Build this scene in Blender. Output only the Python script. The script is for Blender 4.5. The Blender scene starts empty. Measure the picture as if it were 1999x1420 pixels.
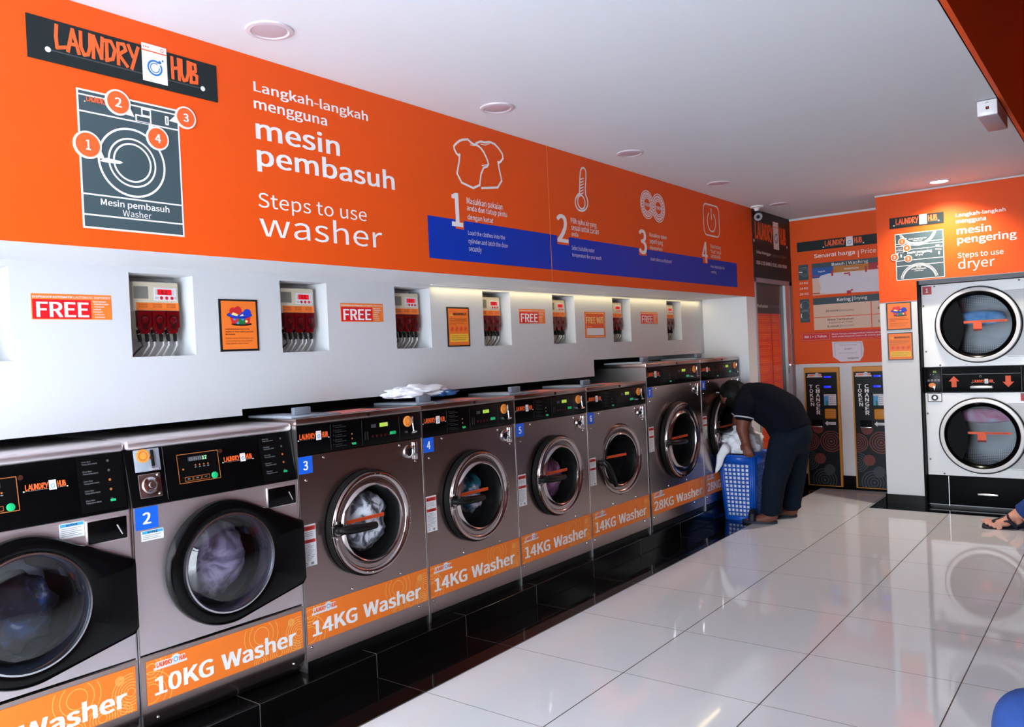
import bpy, bmesh, math, random
from mathutils import Vector, Matrix, noise, Euler
random.seed(7)
C = bpy.context.scene.collection
PI = math.pi
def sl(r, g=None, b=None):
    if g is None: r, g, b = r
    f = lambda c: (c/12.92 if c <= .04045 else ((c+.055)/1.055)**2.4)
    return (f(r/255), f(g/255), f(b/255), 1)

# ------------------------------------------------------------------ camera
H = 1.3953; FPX = 1582.34
yaw, pitch, roll = -0.6566787, -0.0113848, -0.0458154
Fw = Vector((math.sin(yaw)*math.cos(pitch), math.cos(yaw)*math.cos(pitch), math.sin(pitch)))
Rt = Vector((math.cos(yaw), -math.sin(yaw), 0)); Up = Rt.cross(Fw)
Rt, Up = math.cos(roll)*Rt + math.sin(roll)*Up, -math.sin(roll)*Rt + math.cos(roll)*Up
EYE = Vector((0, 0, H))
cd = bpy.data.cameras.new('camera'); cam = bpy.data.objects.new('camera', cd); C.objects.link(cam)
cd.sensor_fit = 'HORIZONTAL'; cd.sensor_width = 36; cd.lens = FPX/1999*36; cd.clip_start = .05
M = Matrix((Rt, Up, -Fw)).transposed().to_4x4(); M.translation = EYE
cam.matrix_world = M
bpy.context.scene.camera = cam
def ray(x, y): return Rt*((x-999.5)/FPX) - Up*((y-710)/FPX) + Fw
def at(x, y, Y=None, X=None, Z=None):
    "the point of the place seen at a pixel, on a wall or floor plane"
    d = ray(x, y)
    t = (Y/d.y if Y is not None else X/d.x if X is not None else (Z-H)/d.z)
    return EYE + d*t

# ------------------------------------------------------------------ light
vs = bpy.context.scene.view_settings
vs.view_transform = 'Standard'; vs.look = 'None'; vs.gamma = 1; vs.use_curve_mapping = False
bpy.context.scene.display_settings.display_device = 'sRGB'
vs.exposure = 0.0
W = bpy.data.worlds.new('sky'); bpy.context.scene.world = W; W.use_nodes = True
nt = W.node_tree; bg = nt.nodes['Background']
bg.inputs[0].default_value = (.80, .92, 1, 1); bg.inputs[1].default_value = 14.5
def area(name, loc, rot, sx, sy, power, col, portal=False):
    l = bpy.data.lights.new(name, 'AREA'); l.shape = 'RECTANGLE'; l.size = sx; l.size_y = sy
    l.energy = power; l.color = col
    if portal: l.cycles.is_portal = True
    o = bpy.data.objects.new(name, l); o.location = loc; o.rotation_euler = rot; C.objects.link(o); return o
# daylight comes through the open shop front behind the photographer
FRONT_Y = -.85
# the sun stands behind the building and lights the pavement in front of the shop
sun = bpy.data.lights.new('sun', 'SUN'); sun.energy = 30; sun.angle = .01; sun.color = (.9, .96, 1)
so = bpy.data.objects.new('sun', sun); so.rotation_euler = Euler((math.radians(-22), 0, 0)); so.location = (0, -4, 8); C.objects.link(so)
area('daylight_opening', (-1.45, FRONT_Y, 1.3), (-PI/2, 0, PI), 2.7, 2.5, 1, (1, 1, 1), portal=True)

# ------------------------------------------------------------------ materials
MATS = {}
def mat(name, col, rough=.5, metal=0, emit=None, es=1, spec=.5, coat=0, var=0, vscale=8, bump=0, bscale=80):
    if name in MATS: return MATS[name]
    m = bpy.data.materials.new(name); m.use_nodes = True; t = m.node_tree; b = t.nodes['Principled BSDF']
    c = sl(col); b.inputs['Base Color'].default_value = c
    b.inputs['Roughness'].default_value = rough; b.inputs['Metallic'].default_value = metal
    b.inputs['Specular IOR Level'].default_value = spec; b.inputs['Coat Weight'].default_value = coat
    b.inputs['Coat Roughness'].default_value = .05
    if emit: b.inputs['Emission Color'].default_value = sl(emit); b.inputs['Emission Strength'].default_value = es
    if var or bump:
        tc = t.nodes.new('ShaderNodeTexCoord'); n = t.nodes.new('ShaderNodeTexNoise')
        n.inputs['Scale'].default_value = vscale; n.inputs['Detail'].default_value = 5
        t.links.new(tc.outputs['Object'], n.inputs['Vector'])
        if var:
            mx = t.nodes.new('ShaderNodeMix'); mx.data_type = 'RGBA'
            mx.inputs[6].default_value = tuple(x*(1-var) for x in c[:3])+(1,); mx.inputs[7].default_value = tuple(min(1, x*(1+var)) for x in c[:3])+(1,)
            t.links.new(n.outputs['Fac'], mx.inputs[0]); t.links.new(mx.outputs[2], b.inputs['Base Color'])
        if bump:
            n2 = t.nodes.new('ShaderNodeTexNoise'); n2.inputs['Scale'].default_value = bscale; n2.inputs['Detail'].default_value = 4
            t.links.new(tc.outputs['Object'], n2.inputs['Vector'])
            bp = t.nodes.new('ShaderNodeBump'); bp.inputs['Strength'].default_value = bump; bp.inputs['Distance'].default_value = .01
            t.links.new(n2.outputs['Fac'], bp.inputs['Height']); t.links.new(bp.outputs[0], b.inputs['Normal'])
    MATS[name] = m; return m
def brushed(name, col, rough, stretch, metal=1):
    m = mat(name, col, rough, metal); t = m.node_tree; b = t.nodes['Principled BSDF']
    tc = t.nodes.new('ShaderNodeTexCoord'); mp = t.nodes.new('ShaderNodeMapping'); mp.inputs['Scale'].default_value = stretch
    n = t.nodes.new('ShaderNodeTexNoise'); n.inputs['Scale'].default_value = 1; n.inputs['Detail'].default_value = 4
    t.links.new(tc.outputs['Object'], mp.inputs[0]); t.links.new(mp.outputs[0], n.inputs['Vector'])
    r = t.nodes.new('ShaderNodeMapRange'); r.inputs[3].default_value = rough-.012; r.inputs[4].default_value = rough+.012
    t.links.new(n.outputs['Fac'], r.inputs[0]); t.links.new(r.outputs[0], b.inputs['Roughness'])
    return m
def glass(name, tint=(1, 1, 1), refl=.12, rough=.02, gain=.6):
    m = bpy.data.materials.new(name); m.use_nodes = True; t = m.node_tree; t.nodes.remove(t.nodes['Principled BSDF'])
    out = t.nodes['Material Output']; tr = t.nodes.new('ShaderNodeBsdfTransparent'); tr.inputs[0].default_value = (*tint, 1)
    gl = t.nodes.new('ShaderNodeBsdfGlossy'); gl.inputs['Roughness'].default_value = rough
    lw = t.nodes.new('ShaderNodeLayerWeight'); lw.inputs[0].default_value = .22
    ma = t.nodes.new('ShaderNodeMath'); ma.operation = 'MULTIPLY_ADD'; ma.inputs[1].default_value = gain; ma.inputs[2].default_value = refl; ma.use_clamp = True
    mx = t.nodes.new('ShaderNodeMixShader')
    t.links.new(lw.outputs['Fresnel'], ma.inputs[0]); t.links.new(ma.outputs[0], mx.inputs[0])
    t.links.new(tr.outputs[0], mx.inputs[1]); t.links.new(gl.outputs[0], mx.inputs[2]); t.links.new(mx.outputs[0], out.inputs[0])
    MATS[name] = m; return m
def cloth(name, cols, scale=9, rough=.9, foam=False):
    "a heap of wet clothes: patches of several colours"
    m = bpy.data.materials.new(name); m.use_nodes = True; t = m.node_tree; b = t.nodes['Principled BSDF']; b.inputs['Roughness'].default_value = rough
    tc = t.nodes.new('ShaderNodeTexCoord'); n = t.nodes.new('ShaderNodeTexNoise'); n.inputs['Scale'].default_value = scale; n.inputs['Detail'].default_value = 3; n.inputs['Distortion'].default_value = 1.4
    t.links.new(tc.outputs['Object'], n.inputs['Vector'])
    cr = t.nodes.new('ShaderNodeValToRGB'); e = cr.color_ramp.elements
    while len(e) < len(cols): e.new(.5)
    for i, (p, c) in enumerate(cols): e[i].position = p; e[i].color = sl(c)
    t.links.new(n.outputs['Fac'], cr.inputs[0]); t.links.new(cr.outputs[0], b.inputs['Base Color'])
    MATS[name] = m; return m
def grout(name, col, line, kx, ky, ox, oy, step=.6, w=.0025, rough=.06, var=.05, axes=(0, 1)):
    "square tiles with grout lines, from object coordinates"
    m = mat(name, col, rough); t = m.node_tree; b = t.nodes['Principled BSDF']
    tc = t.nodes.new('ShaderNodeTexCoord'); sp = t.nodes.new('ShaderNodeSeparateXYZ'); t.links.new(tc.outputs['Object'], sp.inputs[0])
    def mth(op, a, bb=None):
        n = t.nodes.new('ShaderNodeMath'); n.operation = op
        for i, v in enumerate((a, bb)):
            if v is None: continue
            if isinstance(v, (int, float)): n.inputs[i].default_value = v
            else: t.links.new(v, n.inputs[i])
        return n.outputs[0]
    masks = []; cells = []
    for a, o, k in ((axes[0], ox, kx), (axes[1], oy, ky)):
        q = mth('DIVIDE', mth('SUBTRACT', sp.outputs[a], o), step)
        cells.append(mth('FLOOR', q))
        fr = mth('SUBTRACT', q, mth('FLOOR', mth('ADD', q, .5)))
        masks.append(mth('LESS_THAN', mth('ABSOLUTE', fr), k*w/step))
    g = mth('MAXIMUM', masks[0], masks[1])
    wn = t.nodes.new('ShaderNodeTexWhiteNoise'); cb = t.nodes.new('ShaderNodeCombineXYZ')
    t.links.new(cells[0], cb.inputs[0]); t.links.new(cells[1], cb.inputs[1]); t.links.new(cb.outputs[0], wn.inputs['Vector'])
    nz = t.nodes.new('ShaderNodeTexNoise'); nz.inputs['Scale'].default_value = 5; nz.inputs['Detail'].default_value = 6; t.links.new(tc.outputs['Object'], nz.inputs['Vector'])
    f = mth('ADD', mth('MULTIPLY', wn.outputs['Value'], .6), mth('MULTIPLY', nz.outputs['Fac'], .4))
    c = sl(col); mx = t.nodes.new('ShaderNodeMix'); mx.data_type = 'RGBA'
    mx.inputs[6].default_value = tuple(x*(1-var) for x in c[:3])+(1,); mx.inputs[7].default_value = tuple(x*(1+var) for x in c[:3])+(1,); t.links.new(f, mx.inputs[0])
    m2 = t.nodes.new('ShaderNodeMix'); m2.data_type = 'RGBA'; m2.inputs[7].default_value = sl(line)
    t.links.new(g, m2.inputs[0]); t.links.new(mx.outputs[2], m2.inputs[6]); t.links.new(m2.outputs[2], b.inputs['Base Color'])
    t.links.new(mth('ADD', mth('MULTIPLY', g, .5), rough), b.inputs['Roughness'])
    return m

ORANGE = (236, 84, 16)
mat('vinyl_orange', ORANGE, .5, spec=.25, var=.03, vscale=3)
mat('vinyl_white', (244, 240, 240), .45)
mat('vinyl_blue', (0, 54, 178), .5, spec=.2, var=.03)
mat('vinyl_dark', (26, 36, 38), .45, spec=.25, var=.05)
mat('vinyl_slate', (66, 82, 88), .45, spec=.3, var=.03)
mat('vinyl_seam', (250, 140, 70), .5)
mat('logo_orange', (243, 96, 36), .5)
mat('logo_blue', (40, 120, 190), .5)
mat('paint_white', (226, 226, 228), .6, var=.015, vscale=2, bump=.03, bscale=120)
mat('paint_panel', (206, 205, 208), .6, var=.015, vscale=2, bump=.03, bscale=120)
mat('paint_ceiling', (224, 226, 232), .8, var=.01, vscale=2, bump=.02, bscale=100)
mat('paint_dark', (12, 11, 11), .7, var=.1)
mat('paint_front', (70, 66, 66), .7, var=.1)
mat('paint_brown', (112, 56, 44), .6, var=.1, vscale=1.5)
grout('floor_tile', (228, 230, 234), (60, 50, 50), 1, .55, -.594, 4.214, rough=.05, var=.02)
grout('black_tile', (12, 11, 12), (70, 66, 66), 1, .6, -2.396, 4.214, rough=.06, var=.1)
grout('black_plinth', (9, 9, 10), (95, 92, 92), 0, .7, 0, 4.214, rough=.12, var=.1)
brushed('steel', (178, 160, 156), .24, (4, 300, 30))
brushed('steel_side', (196, 192, 192), .35, (6, 6, 200))
brushed('steel_light', (236, 226, 228), .42, (4, 400, 3))
brushed('door_steel', (190, 178, 176), .13, (60, 60, 60))
brushed('drum_steel', (150, 152, 160), .3, (40, 40, 40))
mat('chrome', (225, 225, 228), .1, 1)
mat('satin', (190, 190, 194), .25, 1)
mat('black_gloss', (5, 5, 6), .16, spec=.18)
mat('black_panel', (5, 5, 6), .25, spec=.12)
mat('black_panel2', (9, 9, 10), .3, spec=.15)
mat('black_plastic', (10, 10, 11), .35, var=.1, spec=.3)
mat('rubber', (9, 9, 10), .55, var=.15, spec=.25)
mat('grey_plastic', (112, 118, 132), .4, var=.05)
mat('grey_light', (150, 156, 168), .4, var=.04)
mat('pink_label', (226, 120, 112), .6, var=.06, vscale=60)
mat('red_label', (205, 48, 40), .5)
mat('white_label', (226, 224, 226), .5)
mat('text_grey', (130, 130, 135), .6)
mat('text_dim', (70, 70, 76), .6)
mat('text_black', (24, 20, 20), .6)
mat('text_maroon', (110, 24, 20), .6)
mat('num_blue', (8, 92, 214), .45)
mat('num_red', (196, 24, 48), .45)
mat('token_orange', (246, 148, 60), .5, var=.08, vscale=60)
mat('amber', (170, 96, 44), .5)
mat('lcd_green', (120, 150, 70), .4, emit=(170, 210, 60), es=.7)
mat('lcd_off', (60, 62, 66), .4)
mat('led_digit', (150, 230, 150), .4, emit=(150, 240, 150), es=1.0)
mat('btn_green', (20, 160, 100), .4, emit=(20, 170, 100), es=.35)
mat('ban_orange', (247, 124, 34), .42, var=.02)
mat('ban_ring', (252, 178, 92), .45)
mat('sky_blue', (70, 160, 215), .5)
mat('caution', (232, 84, 30), .5)
mat('beige_plastic', (214, 202, 178), .5, var=.04)
mat('grey_panel', (128, 126, 118), .5)
mat('pump_red', (98, 4, 10), .2, coat=.2, var=.3, vscale=40)
mat('pump_dark', (50, 4, 8), .3)
mat('lcd_red', (190, 10, 30), .35, emit=(230, 10, 30), es=.5)
mat('lcd_red_dark', (120, 6, 18), .35)
mat('hose_clear', (215, 210, 205), .3)
mat('hose_dark', (60, 52, 48), .4)
mat('sign_red', (226, 20, 30), .45)
mat('sign_orange', (244, 122, 40), .5)
mat('frame_black', (26, 26, 28), .4)
mat('yellow', (246, 190, 60), .5)
mat('poster_green', (30, 120, 60), .5); mat('poster_red', (214, 40, 44), .5); mat('poster_blue', (20, 60, 190), .5)
mat('cream', (250, 226, 150), .5)
mat('cell_beige', (226, 188, 164), .5)
mat('cell_ochre', (192, 116, 30), .5)
mat('cell_blue', (24, 88, 170), .5)
mat('cell_red', (170, 14, 40), .5)
mat('board_red', (214, 24, 44), .5)
mat('tape_red', (190, 20, 30), .4)
mat('paper', (226, 218, 226), .7, var=.02)
mat('gold', (214, 140, 30), .4, var=.05)
mat('changer_black', (22, 25, 29), .4, spec=.2)
mat('ring_red', (120, 44, 34), .5); mat('ring_grey', (52, 56, 62), .5)
mat('led_blue', (20, 30, 230), .3, emit=(20, 40, 255), es=1.2)
mat('alu', (205, 205, 210), .35, .6)
mat('frame_lilac', (168, 150, 158), .5)
mat('door_film', (70, 66, 66), .35, spec=.2)
mat('door_sheet', (222, 62, 34), .35, var=.05)
mat('enamel_white', (240, 238, 240), .22, var=.01)
mat('enamel_grey', (198, 196, 200), .3)
mat('trim_grey', (120, 122, 128), .5)
mat('dryer_black', (15, 16, 19), .5, var=.1, spec=.06)
mat('lamp_off', (190, 176, 186), .3)
mat('lamp_on', (255, 250, 240), .4, emit=(255, 248, 236), es=14)
mat('lens_black', (10, 10, 12), .08)
mat('skin_dark', (112, 60, 42), .55, var=.06, vscale=14)
mat('skin_fair', (226, 160, 136), .5, var=.05, vscale=20)
mat('nail', (232, 180, 164), .3)
mat('hair', (7, 6, 6), .6, spec=.2, var=.2, vscale=60)
mat('polo', (8, 11, 24), .9, spec=.15, var=.15, vscale=40, bump=.15, bscale=14)
mat('polo_trim', (200, 206, 214), .8)
mat('jeans_dark', (15, 24, 38), .9, spec=.15, var=.2, vscale=30, bump=.2, bscale=18)
mat('jeans_blue', (28, 62, 128), .9, var=.15, vscale=60, bump=.2, bscale=18)
mat('tee_grey', (120, 116, 120), .9, var=.1)
mat('sole_navy', (22, 26, 44), .6)
mat('slide_mark', (190, 200, 110), .6)
mat('basket_blue', (18, 84, 190), .35, var=.05)
mat('linen', (246, 244, 252), .9, var=.03, vscale=6, bump=.35, bscale=24)
mat('lamp_rim', (206, 196, 204), .5)
mat('linen_blue', (40, 90, 150), .9, var=.1)
mat('leaf_green', (70, 140, 40), .7)
mat('bench_dark', (60, 56, 58), .5, var=.08)
glass('window_glass', (.93, .95, .97), .004, .02, .06)
glass('bowl_glass', (.78, .8, .86), .05, .02, .5)
cloth('wash_foam', [(.30, (20, 22, 30)), (.44, (120, 122, 134)), (.53, (232, 232, 240)), (.66, (250, 250, 255)), (.78, (150, 60, 70))], 13)
cloth('wash_dark', [(.25, (8, 9, 12)), (.5, (24, 28, 42)), (.62, (40, 60, 100)), (.75, (170, 170, 190))], 9)
cloth('wash_purple', [(.25, (40, 20, 40)), (.45, (120, 78, 120)), (.6, (176, 120, 160)), (.75, (214, 190, 214))], 10)
cloth('wash_lilac', [(.25, (30, 24, 34)), (.42, (96, 84, 104)), (.56, (160, 146, 168)), (.7, (60, 58, 80)), (.82, (110, 30, 50))], 8)
cloth('wash_teal', [(.3, (10, 18, 24)), (.46, (20, 110, 130)), (.55, (206, 190, 210)), (.7, (40, 50, 80))], 7)
cloth('dry_blue', [(.3, (40, 110, 200)), (.5, (90, 170, 240)), (.7, (150, 205, 250))], 5)
cloth('dry_pink', [(.3, (150, 40, 80)), (.5, (190, 130, 170)), (.7, (190, 210, 236))], 4)
def perforated(name):
    m = mat(name, (190, 196, 204), .45, .35); t = m.node_tree; b = t.nodes['Principled BSDF']
    tc = t.nodes.new('ShaderNodeTexCoord'); v = t.nodes.new('ShaderNodeTexVoronoi'); v.inputs['Scale'].default_value = 75; v.inputs['Randomness'].default_value = 0
    t.links.new(tc.outputs['Object'], v.inputs['Vector'])
    cr = t.nodes.new('ShaderNodeValToRGB'); cr.color_ramp.elements[0].position = .28; cr.color_ramp.elements[1].position = .36
    cr.color_ramp.elements[0].color = sl(20, 22, 28); cr.color_ramp.elements[1].color = sl(128, 132, 140)
    t.links.new(v.outputs['Distance'], cr.inputs[0]); t.links.new(cr.outputs[0], b.inputs['Base Color'])
    return m
perforated('perforated')
# ------------------------------------------------------------------ builders
class Pl:
    "a flat surface: origin, axis across, axis up; its normal points into the room"
    def __init__(s, o, U, V): s.o = Vector(o); s.U = Vector(U); s.V = Vector(V); s.N = s.U.cross(s.V)
    def p(s, u, v, n=0): return s.o + s.U*u + s.V*v + s.N*n
    def uv(s, x, y):
        d = ray(x, y); t = (s.o-EYE).dot(s.N)/d.dot(s.N); q = EYE + d*t - s.o
        return (q.dot(s.U), q.dot(s.V))
class Crop:
    def __init__(s, x0, y0, x1, w): s.x0, s.y0, s.k = x0, y0, (x1-x0)/w
    def __call__(s, a, b): return (s.x0+a*s.k, s.y0+b*s.k)
LOC = Pl((0, 0, 0), (0, 1, 0), (0, 0, 1))       # the front of a thing built at its own origin, facing +x
LOCB = Pl((0, 0, 0), (1, 0, 0), (0, 0, 1))      # the same facing -y
_f = bpy.data.curves.new('lettering', 'FONT'); _fo = bpy.data.objects.new('lettering', _f); C.objects.link(_fo)
try:
    import os
    _f.font = bpy.data.fonts.load(os.path.join(bpy.utils.resource_path('LOCAL'), 'datafiles', 'fonts', 'Noto Sans CJK Regular.woff2'))
except Exception: pass
_cache = {}
def glyphs(s, bold):
    k = (s, bold)
    if k in _cache: return _cache[k]
    _f.body = s; _f.offset = 0; _f.resolution_u = 3; _f.size = 1
    dg = bpy.context.evaluated_depsgraph_get(); dg.update()
    me = bpy.data.meshes.new_from_object(_fo.evaluated_get(dg))
    vs = [(v.co.x, v.co.y) for v in me.vertices]; fs = [tuple(p.vertices) for p in me.polygons if p.area > 1e-9]
    bpy.data.meshes.remove(me)
    if bold and s != 'H': bold *= max(q[1] for q in glyphs('H', 0)[0])/.72
    if bold:                                     # a heavier face: strokes thickened by shifted copies
        v2, f2 = [], []; vs = [(*q, 0) for q in vs]
        for dx, dy in ((-1, -.4), (-1, .4), (-.33, -.4), (-.33, .4), (.33, -.4), (.33, .4), (1, -.4), (1, .4)):
            b = len(v2); v2 += [(x+dx*bold, y+dy*bold, len(v2)/len(vs)*2.5e-5) for x, y, _ in vs]; f2 += [tuple(i+b for i in q) for q in fs]
        vs, fs = v2, f2
    _cache[k] = (vs, fs); return _cache[k]
STROKE = {
 'L': (.78, [[(.12, 1), (.05, .5), (.1, .03), (.75, .14)]]),
 'A': (.86, [[(.02, 0), (.42, 1), (.84, .02)], [(.12, .34), (.74, .36)]]),
 'U': (.84, [[(.08, 1), (.05, .35), (.28, .02), (.58, .08), (.76, .4), (.8, 1)]]),
 'N': (.9, [[(.06, 0), (.12, .98), (.7, .06), (.82, 1)]]),
 'D': (.86, [[(.14, .03), (.16, .95)], [(.02, .92), (.5, .95), (.82, .6), (.6, .16), (.06, .03)]]),
 'R': (.84, [[(.1, 0), (.12, .95), (.6, .98), (.74, .72), (.16, .46), (.82, .0)]]),
 'Y': (.84, [[(.04, 1), (.4, .5)], [(.86, 1), (.26, -.05)]]),
 'H': (.86, [[(.12, 0), (.1, 1)], [(.78, 0), (.76, 1)], [(.1, .48), (.76, .56)]]),
 'B': (.82, [[(.12, .02), (.12, .96), (.6, .94), (.62, .62), (.16, .5), (.74, .4), (.7, .06), (.04, .02)]]),
}
def smooth(pts, n=2):
    for _ in range(n):
        q = [pts[0]]
        for a, b in zip(pts, pts[1:]): q += [(a[0]*.75+b[0]*.25, a[1]*.75+b[1]*.25), (a[0]*.25+b[0]*.75, a[1]*.25+b[1]*.75)]
        pts = q+[pts[-1]]
    return pts
class MB:
    def __init__(s): s.v = []; s.f = []; s.m = []; s.sm = []; s.names = []
    def mi(s, m):
        if m not in s.names: s.names.append(m)
        return s.names.index(m)
    def add(s, vs, fs, m, smooth=False):
        b = len(s.v); s.v += [tuple(v) for v in vs]; i = s.mi(m)
        for f in fs: s.f.append(tuple(b+k for k in f)); s.m.append(i); s.sm.append(smooth)
        return s
    def bm(s, bm, m, smooth=False):
        bm.verts.ensure_lookup_table(); bm.verts.index_update()
        s.add([v.co.copy() for v in bm.verts], [[v.index for v in f.verts] for f in bm.faces], m, smooth); bm.free(); return s
    def box(s, a, b, m, bev=0, seg=2, mtx=None, smooth=False):
        bm = bmesh.new(); bmesh.ops.create_cube(bm, size=1)
        for v in bm.verts: v.co = Vector([(a[i]+b[i])/2 + v.co[i]*(b[i]-a[i]) for i in range(3)])
        if bev: bmesh.ops.bevel(bm, geom=bm.edges[:], offset=bev, segments=seg, affect='EDGES', profile=.5)
        if mtx is not None: bm.transform(mtx)
        return s.bm(bm, m, smooth or bool(bev))
    # ---- flat drawing on a plane
    def poly(s, P, pts, m, n=.001): return s.add([P.p(u, v, n) for u, v in pts], [range(len(pts))], m)
    def rect(s, P, u0, v0, u1, v1, m, n=.001):
        u0, u1 = min(u0, u1), max(u0, u1); v0, v1 = min(v0, v1), max(v0, v1)
        return s.poly(P, [(u0, v0), (u1, v0), (u1, v1), (u0, v1)], m, n)
    def slab(s, P, u0, v0, u1, v1, n0, n1, m, bev=0, seg=2):
        u0, u1 = min(u0, u1), max(u0, u1); v0, v1 = min(v0, v1), max(v0, v1)
        bm = bmesh.new(); bmesh.ops.create_cube(bm, size=1)
        if P.N.dot(P.U.cross(P.V)) < 0: bmesh.ops.reverse_faces(bm, faces=bm.faces[:])
        for v in bm.verts: v.co = P.p((u0+u1)/2+v.co.x*(u1-u0), (v0+v1)/2+v.co.y*(v1-v0), (n0+n1)/2+v.co.z*(n1-n0))
        if bev: bmesh.ops.bevel(bm, geom=bm.edges[:], offset=bev, segments=seg, affect='EDGES', profile=.5)
        return s.bm(bm, m, bool(bev))
    def disc(s, P, u, v, r, m, n=.001, k=28, ry=None):
        ry = ry or r
        return s.poly(P, [(u+r*math.cos(2*PI*i/k), v+ry*math.sin(2*PI*i/k)) for i in range(k)], m, n)
    def ring(s, P, u, v, r0, r1, m, n=.001, k=36, clip=None, a0=0, a1=2*PI):
        pts = [(a0+(a1-a0)*i/k) for i in range(k+1)]
        for a, b in zip(pts, pts[1:]):
            q = [(u+r*math.cos(t), v+r*math.sin(t)) for r, t in ((r0, a), (r1, a), (r1, b), (r0, b))]
            if clip and any(not (clip[0] <= x <= clip[2] and clip[1] <= y <= clip[3]) for x, y in q): continue
            s.poly(P, q, m, n)
        return s
    def line(s, P, pts, w, m, n=.001, closed=False):
        pts = [Vector(p) for p in pts]
        if closed: pts = pts+[pts[0]]
        for i, (a, b) in enumerate(zip(pts, pts[1:])):
            d = b-a
            if d.length < 1e-7: continue
            d.normalize(); o = Vector((-d.y, d.x))*w/2; e = d*w*.35
            s.poly(P, [a-e-o, b+e-o, b+e+o, a-e+o], m, n+i*2e-5)
        return s
    def text(s, P, t, u0, v0, u1, v1, m, bold=0., n=.0015):
        "baseline-left corner (u0,v0) to the right edge u1 and top v1 of the ink"
        vs, fs = glyphs(t, bold)
        if not vs: return s
        x0 = min(v[0] for v in vs); x1 = max(v[0] for v in vs); y1 = max(v[1] for v in vs)
        kx = (u1-u0)/(x1-x0); ky = (v1-v0)/y1
        return s.add([P.p(u0+(q[0]-x0)*kx, v0+q[1]*ky, n+(q[2] if len(q) > 2 else 0)) for q in vs], fs, m)
    def T(s, P, t, a, b, c, m, bold=0., n=.0015):
        u0, v0 = P.uv(*a); u1 = P.uv(*b)[0]; v1 = P.uv(*c)[1]
        return s.text(P, t, u0, v0, u1, v1, m, bold, n)
    def strokes(s, P, word, u0, v0, u1, v1, m, w=.2, n=.0015):
        tot = sum(STROKE[c][0]+.1 for c in word)-.1; x = 0
        for c in word:
            wd, ls = STROKE[c]
            for j, l in enumerate(ls):
                s.line(P, [(u0+(x+a)/tot*(u1-u0), v0+b*(v1-v0)) for a, b in l], w*(v1-v0), m, n+j*1.1e-4)
            x += wd+.1
        return s
    def logo(s, P, u, v, d, m='logo_orange', n=.0015, line='text_dim', tall=1):
        "shop logo: word, little white washer, word, and a rule between two dots"
        X = lambda a: u+a*d
        Y = lambda b: v+b*d*tall
        s.line(P, [(X(0), v), (X(1), v)], .008*d, line, n-.0003)
        for a in (0, 1): s.disc(P, X(a), v, .017*d, 'vinyl_white', n, 14)
        s.strokes(P, 'LAUNDRY', X(.045), Y(.02), X(.55), Y(.155), m, .155, n)
        s.strokes(P, 'HUB', X(.775), Y(.02), X(.965), Y(.155), m, .155, n)
        s.rect(P, X(.575), Y(-.04), X(.745), Y(.2), 'vinyl_white', n)
        s.line(P, [(X(.575), Y(.155)), (X(.745), Y(.155))], .008*d, 'logo_orange', n+.0003)
        s.ring(P, X(.715), Y(.178), .008*d, .012*d, 'logo_orange', n+.0003, 12)
        for a in (.59, .605, .62): s.disc(P, X(a), Y(.178), .005*d, 'logo_orange', n+.0003, 8)
        s.ring(P, X(.66), Y(.055), .04*d, .052*d, 'logo_blue', n+.0003, 20, a0=.9, a1=.6+2*PI)
        s.ring(P, X(.66), Y(.055), .027*d, .033*d, 'logo_blue', n+.0003, 20, a0=.9, a1=.2+2*PI)
        s.disc(P, X(.695), Y(.098), .011*d, 'logo_blue', n+.0003, 10); s.disc(P, X(.716), Y(.112), .007*d, 'logo_blue', n+.0003, 10)
        return s
    def plaque(s, P, u0, v0, w, n=.0015):
        "small white logo sticker with scalloped outline"
        s.rect(P, u0, v0, u0+w, v0+.07*w, 'white_label', n)
        s.rect(P, u0+.06*w, v0+.04*w, u0+.6*w, v0+.22*w, 'white_label', n+.0001)
        s.disc(P, u0+.66*w, v0+.14*w, .15*w, 'white_label', n+.0002, 16); s.rect(P, u0+.7*w, v0+.05*w, u0+.95*w, v0+.22*w, 'white_label', n+.0001)
        s.strokes(P, 'LAUNDRY', u0+.09*w, v0+.07*w, u0+.55*w, v0+.19*w, 'logo_orange', .2, n+.0005)
        s.strokes(P, 'HUB', u0+.76*w, v0+.07*w, u0+.94*w, v0+.19*w, 'logo_orange', .2, n+.0005)
        s.ring(P, u0+.66*w, v0+.14*w, .05*w, .075*w, 'sky_blue', n+.0005, 14)
        return s
    # ---- solids
    def lathe(s, P, u, v, prof, m, k=64, smooth=True, cap=None):
        "profile of (radius, distance along the normal), turned about the plane's normal"
        b = [[P.p(u+r*math.cos(2*PI*i/k), v+r*math.sin(2*PI*i/k), n) for i in range(k)] for r, n in prof]
        vs = [q for row in b for q in row]; fs = []
        for j in range(len(prof)-1):
            for i in range(k): fs.append((j*k+i, j*k+(i+1) % k, (j+1)*k+(i+1) % k, (j+1)*k+i))
        if cap: fs.append([(len(prof)-1)*k+i for i in range(k)])
        # outward order for a profile that runs from the rim inwards
        return s.add(vs, fs, m, smooth)
    def holed(s, P, outer, cu, cv, r, n, m, k=64):
        "flat plate: from an outline given as a function of the angle to a round hole"
        vs = []
        for i in range(k):
            a = 2*PI*i/k; c, d = math.cos(a), math.sin(a); R = outer(c, d)
            vs.append(P.p(cu+r*c, cv+r*d, n)); vs.append(P.p(cu+R*c, cv+R*d, n))
        return s.add(vs, [(2*i, 2*i+1, (2*i+3) % (2*k), (2*i+2) % (2*k)) for i in range(k)], m)
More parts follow.
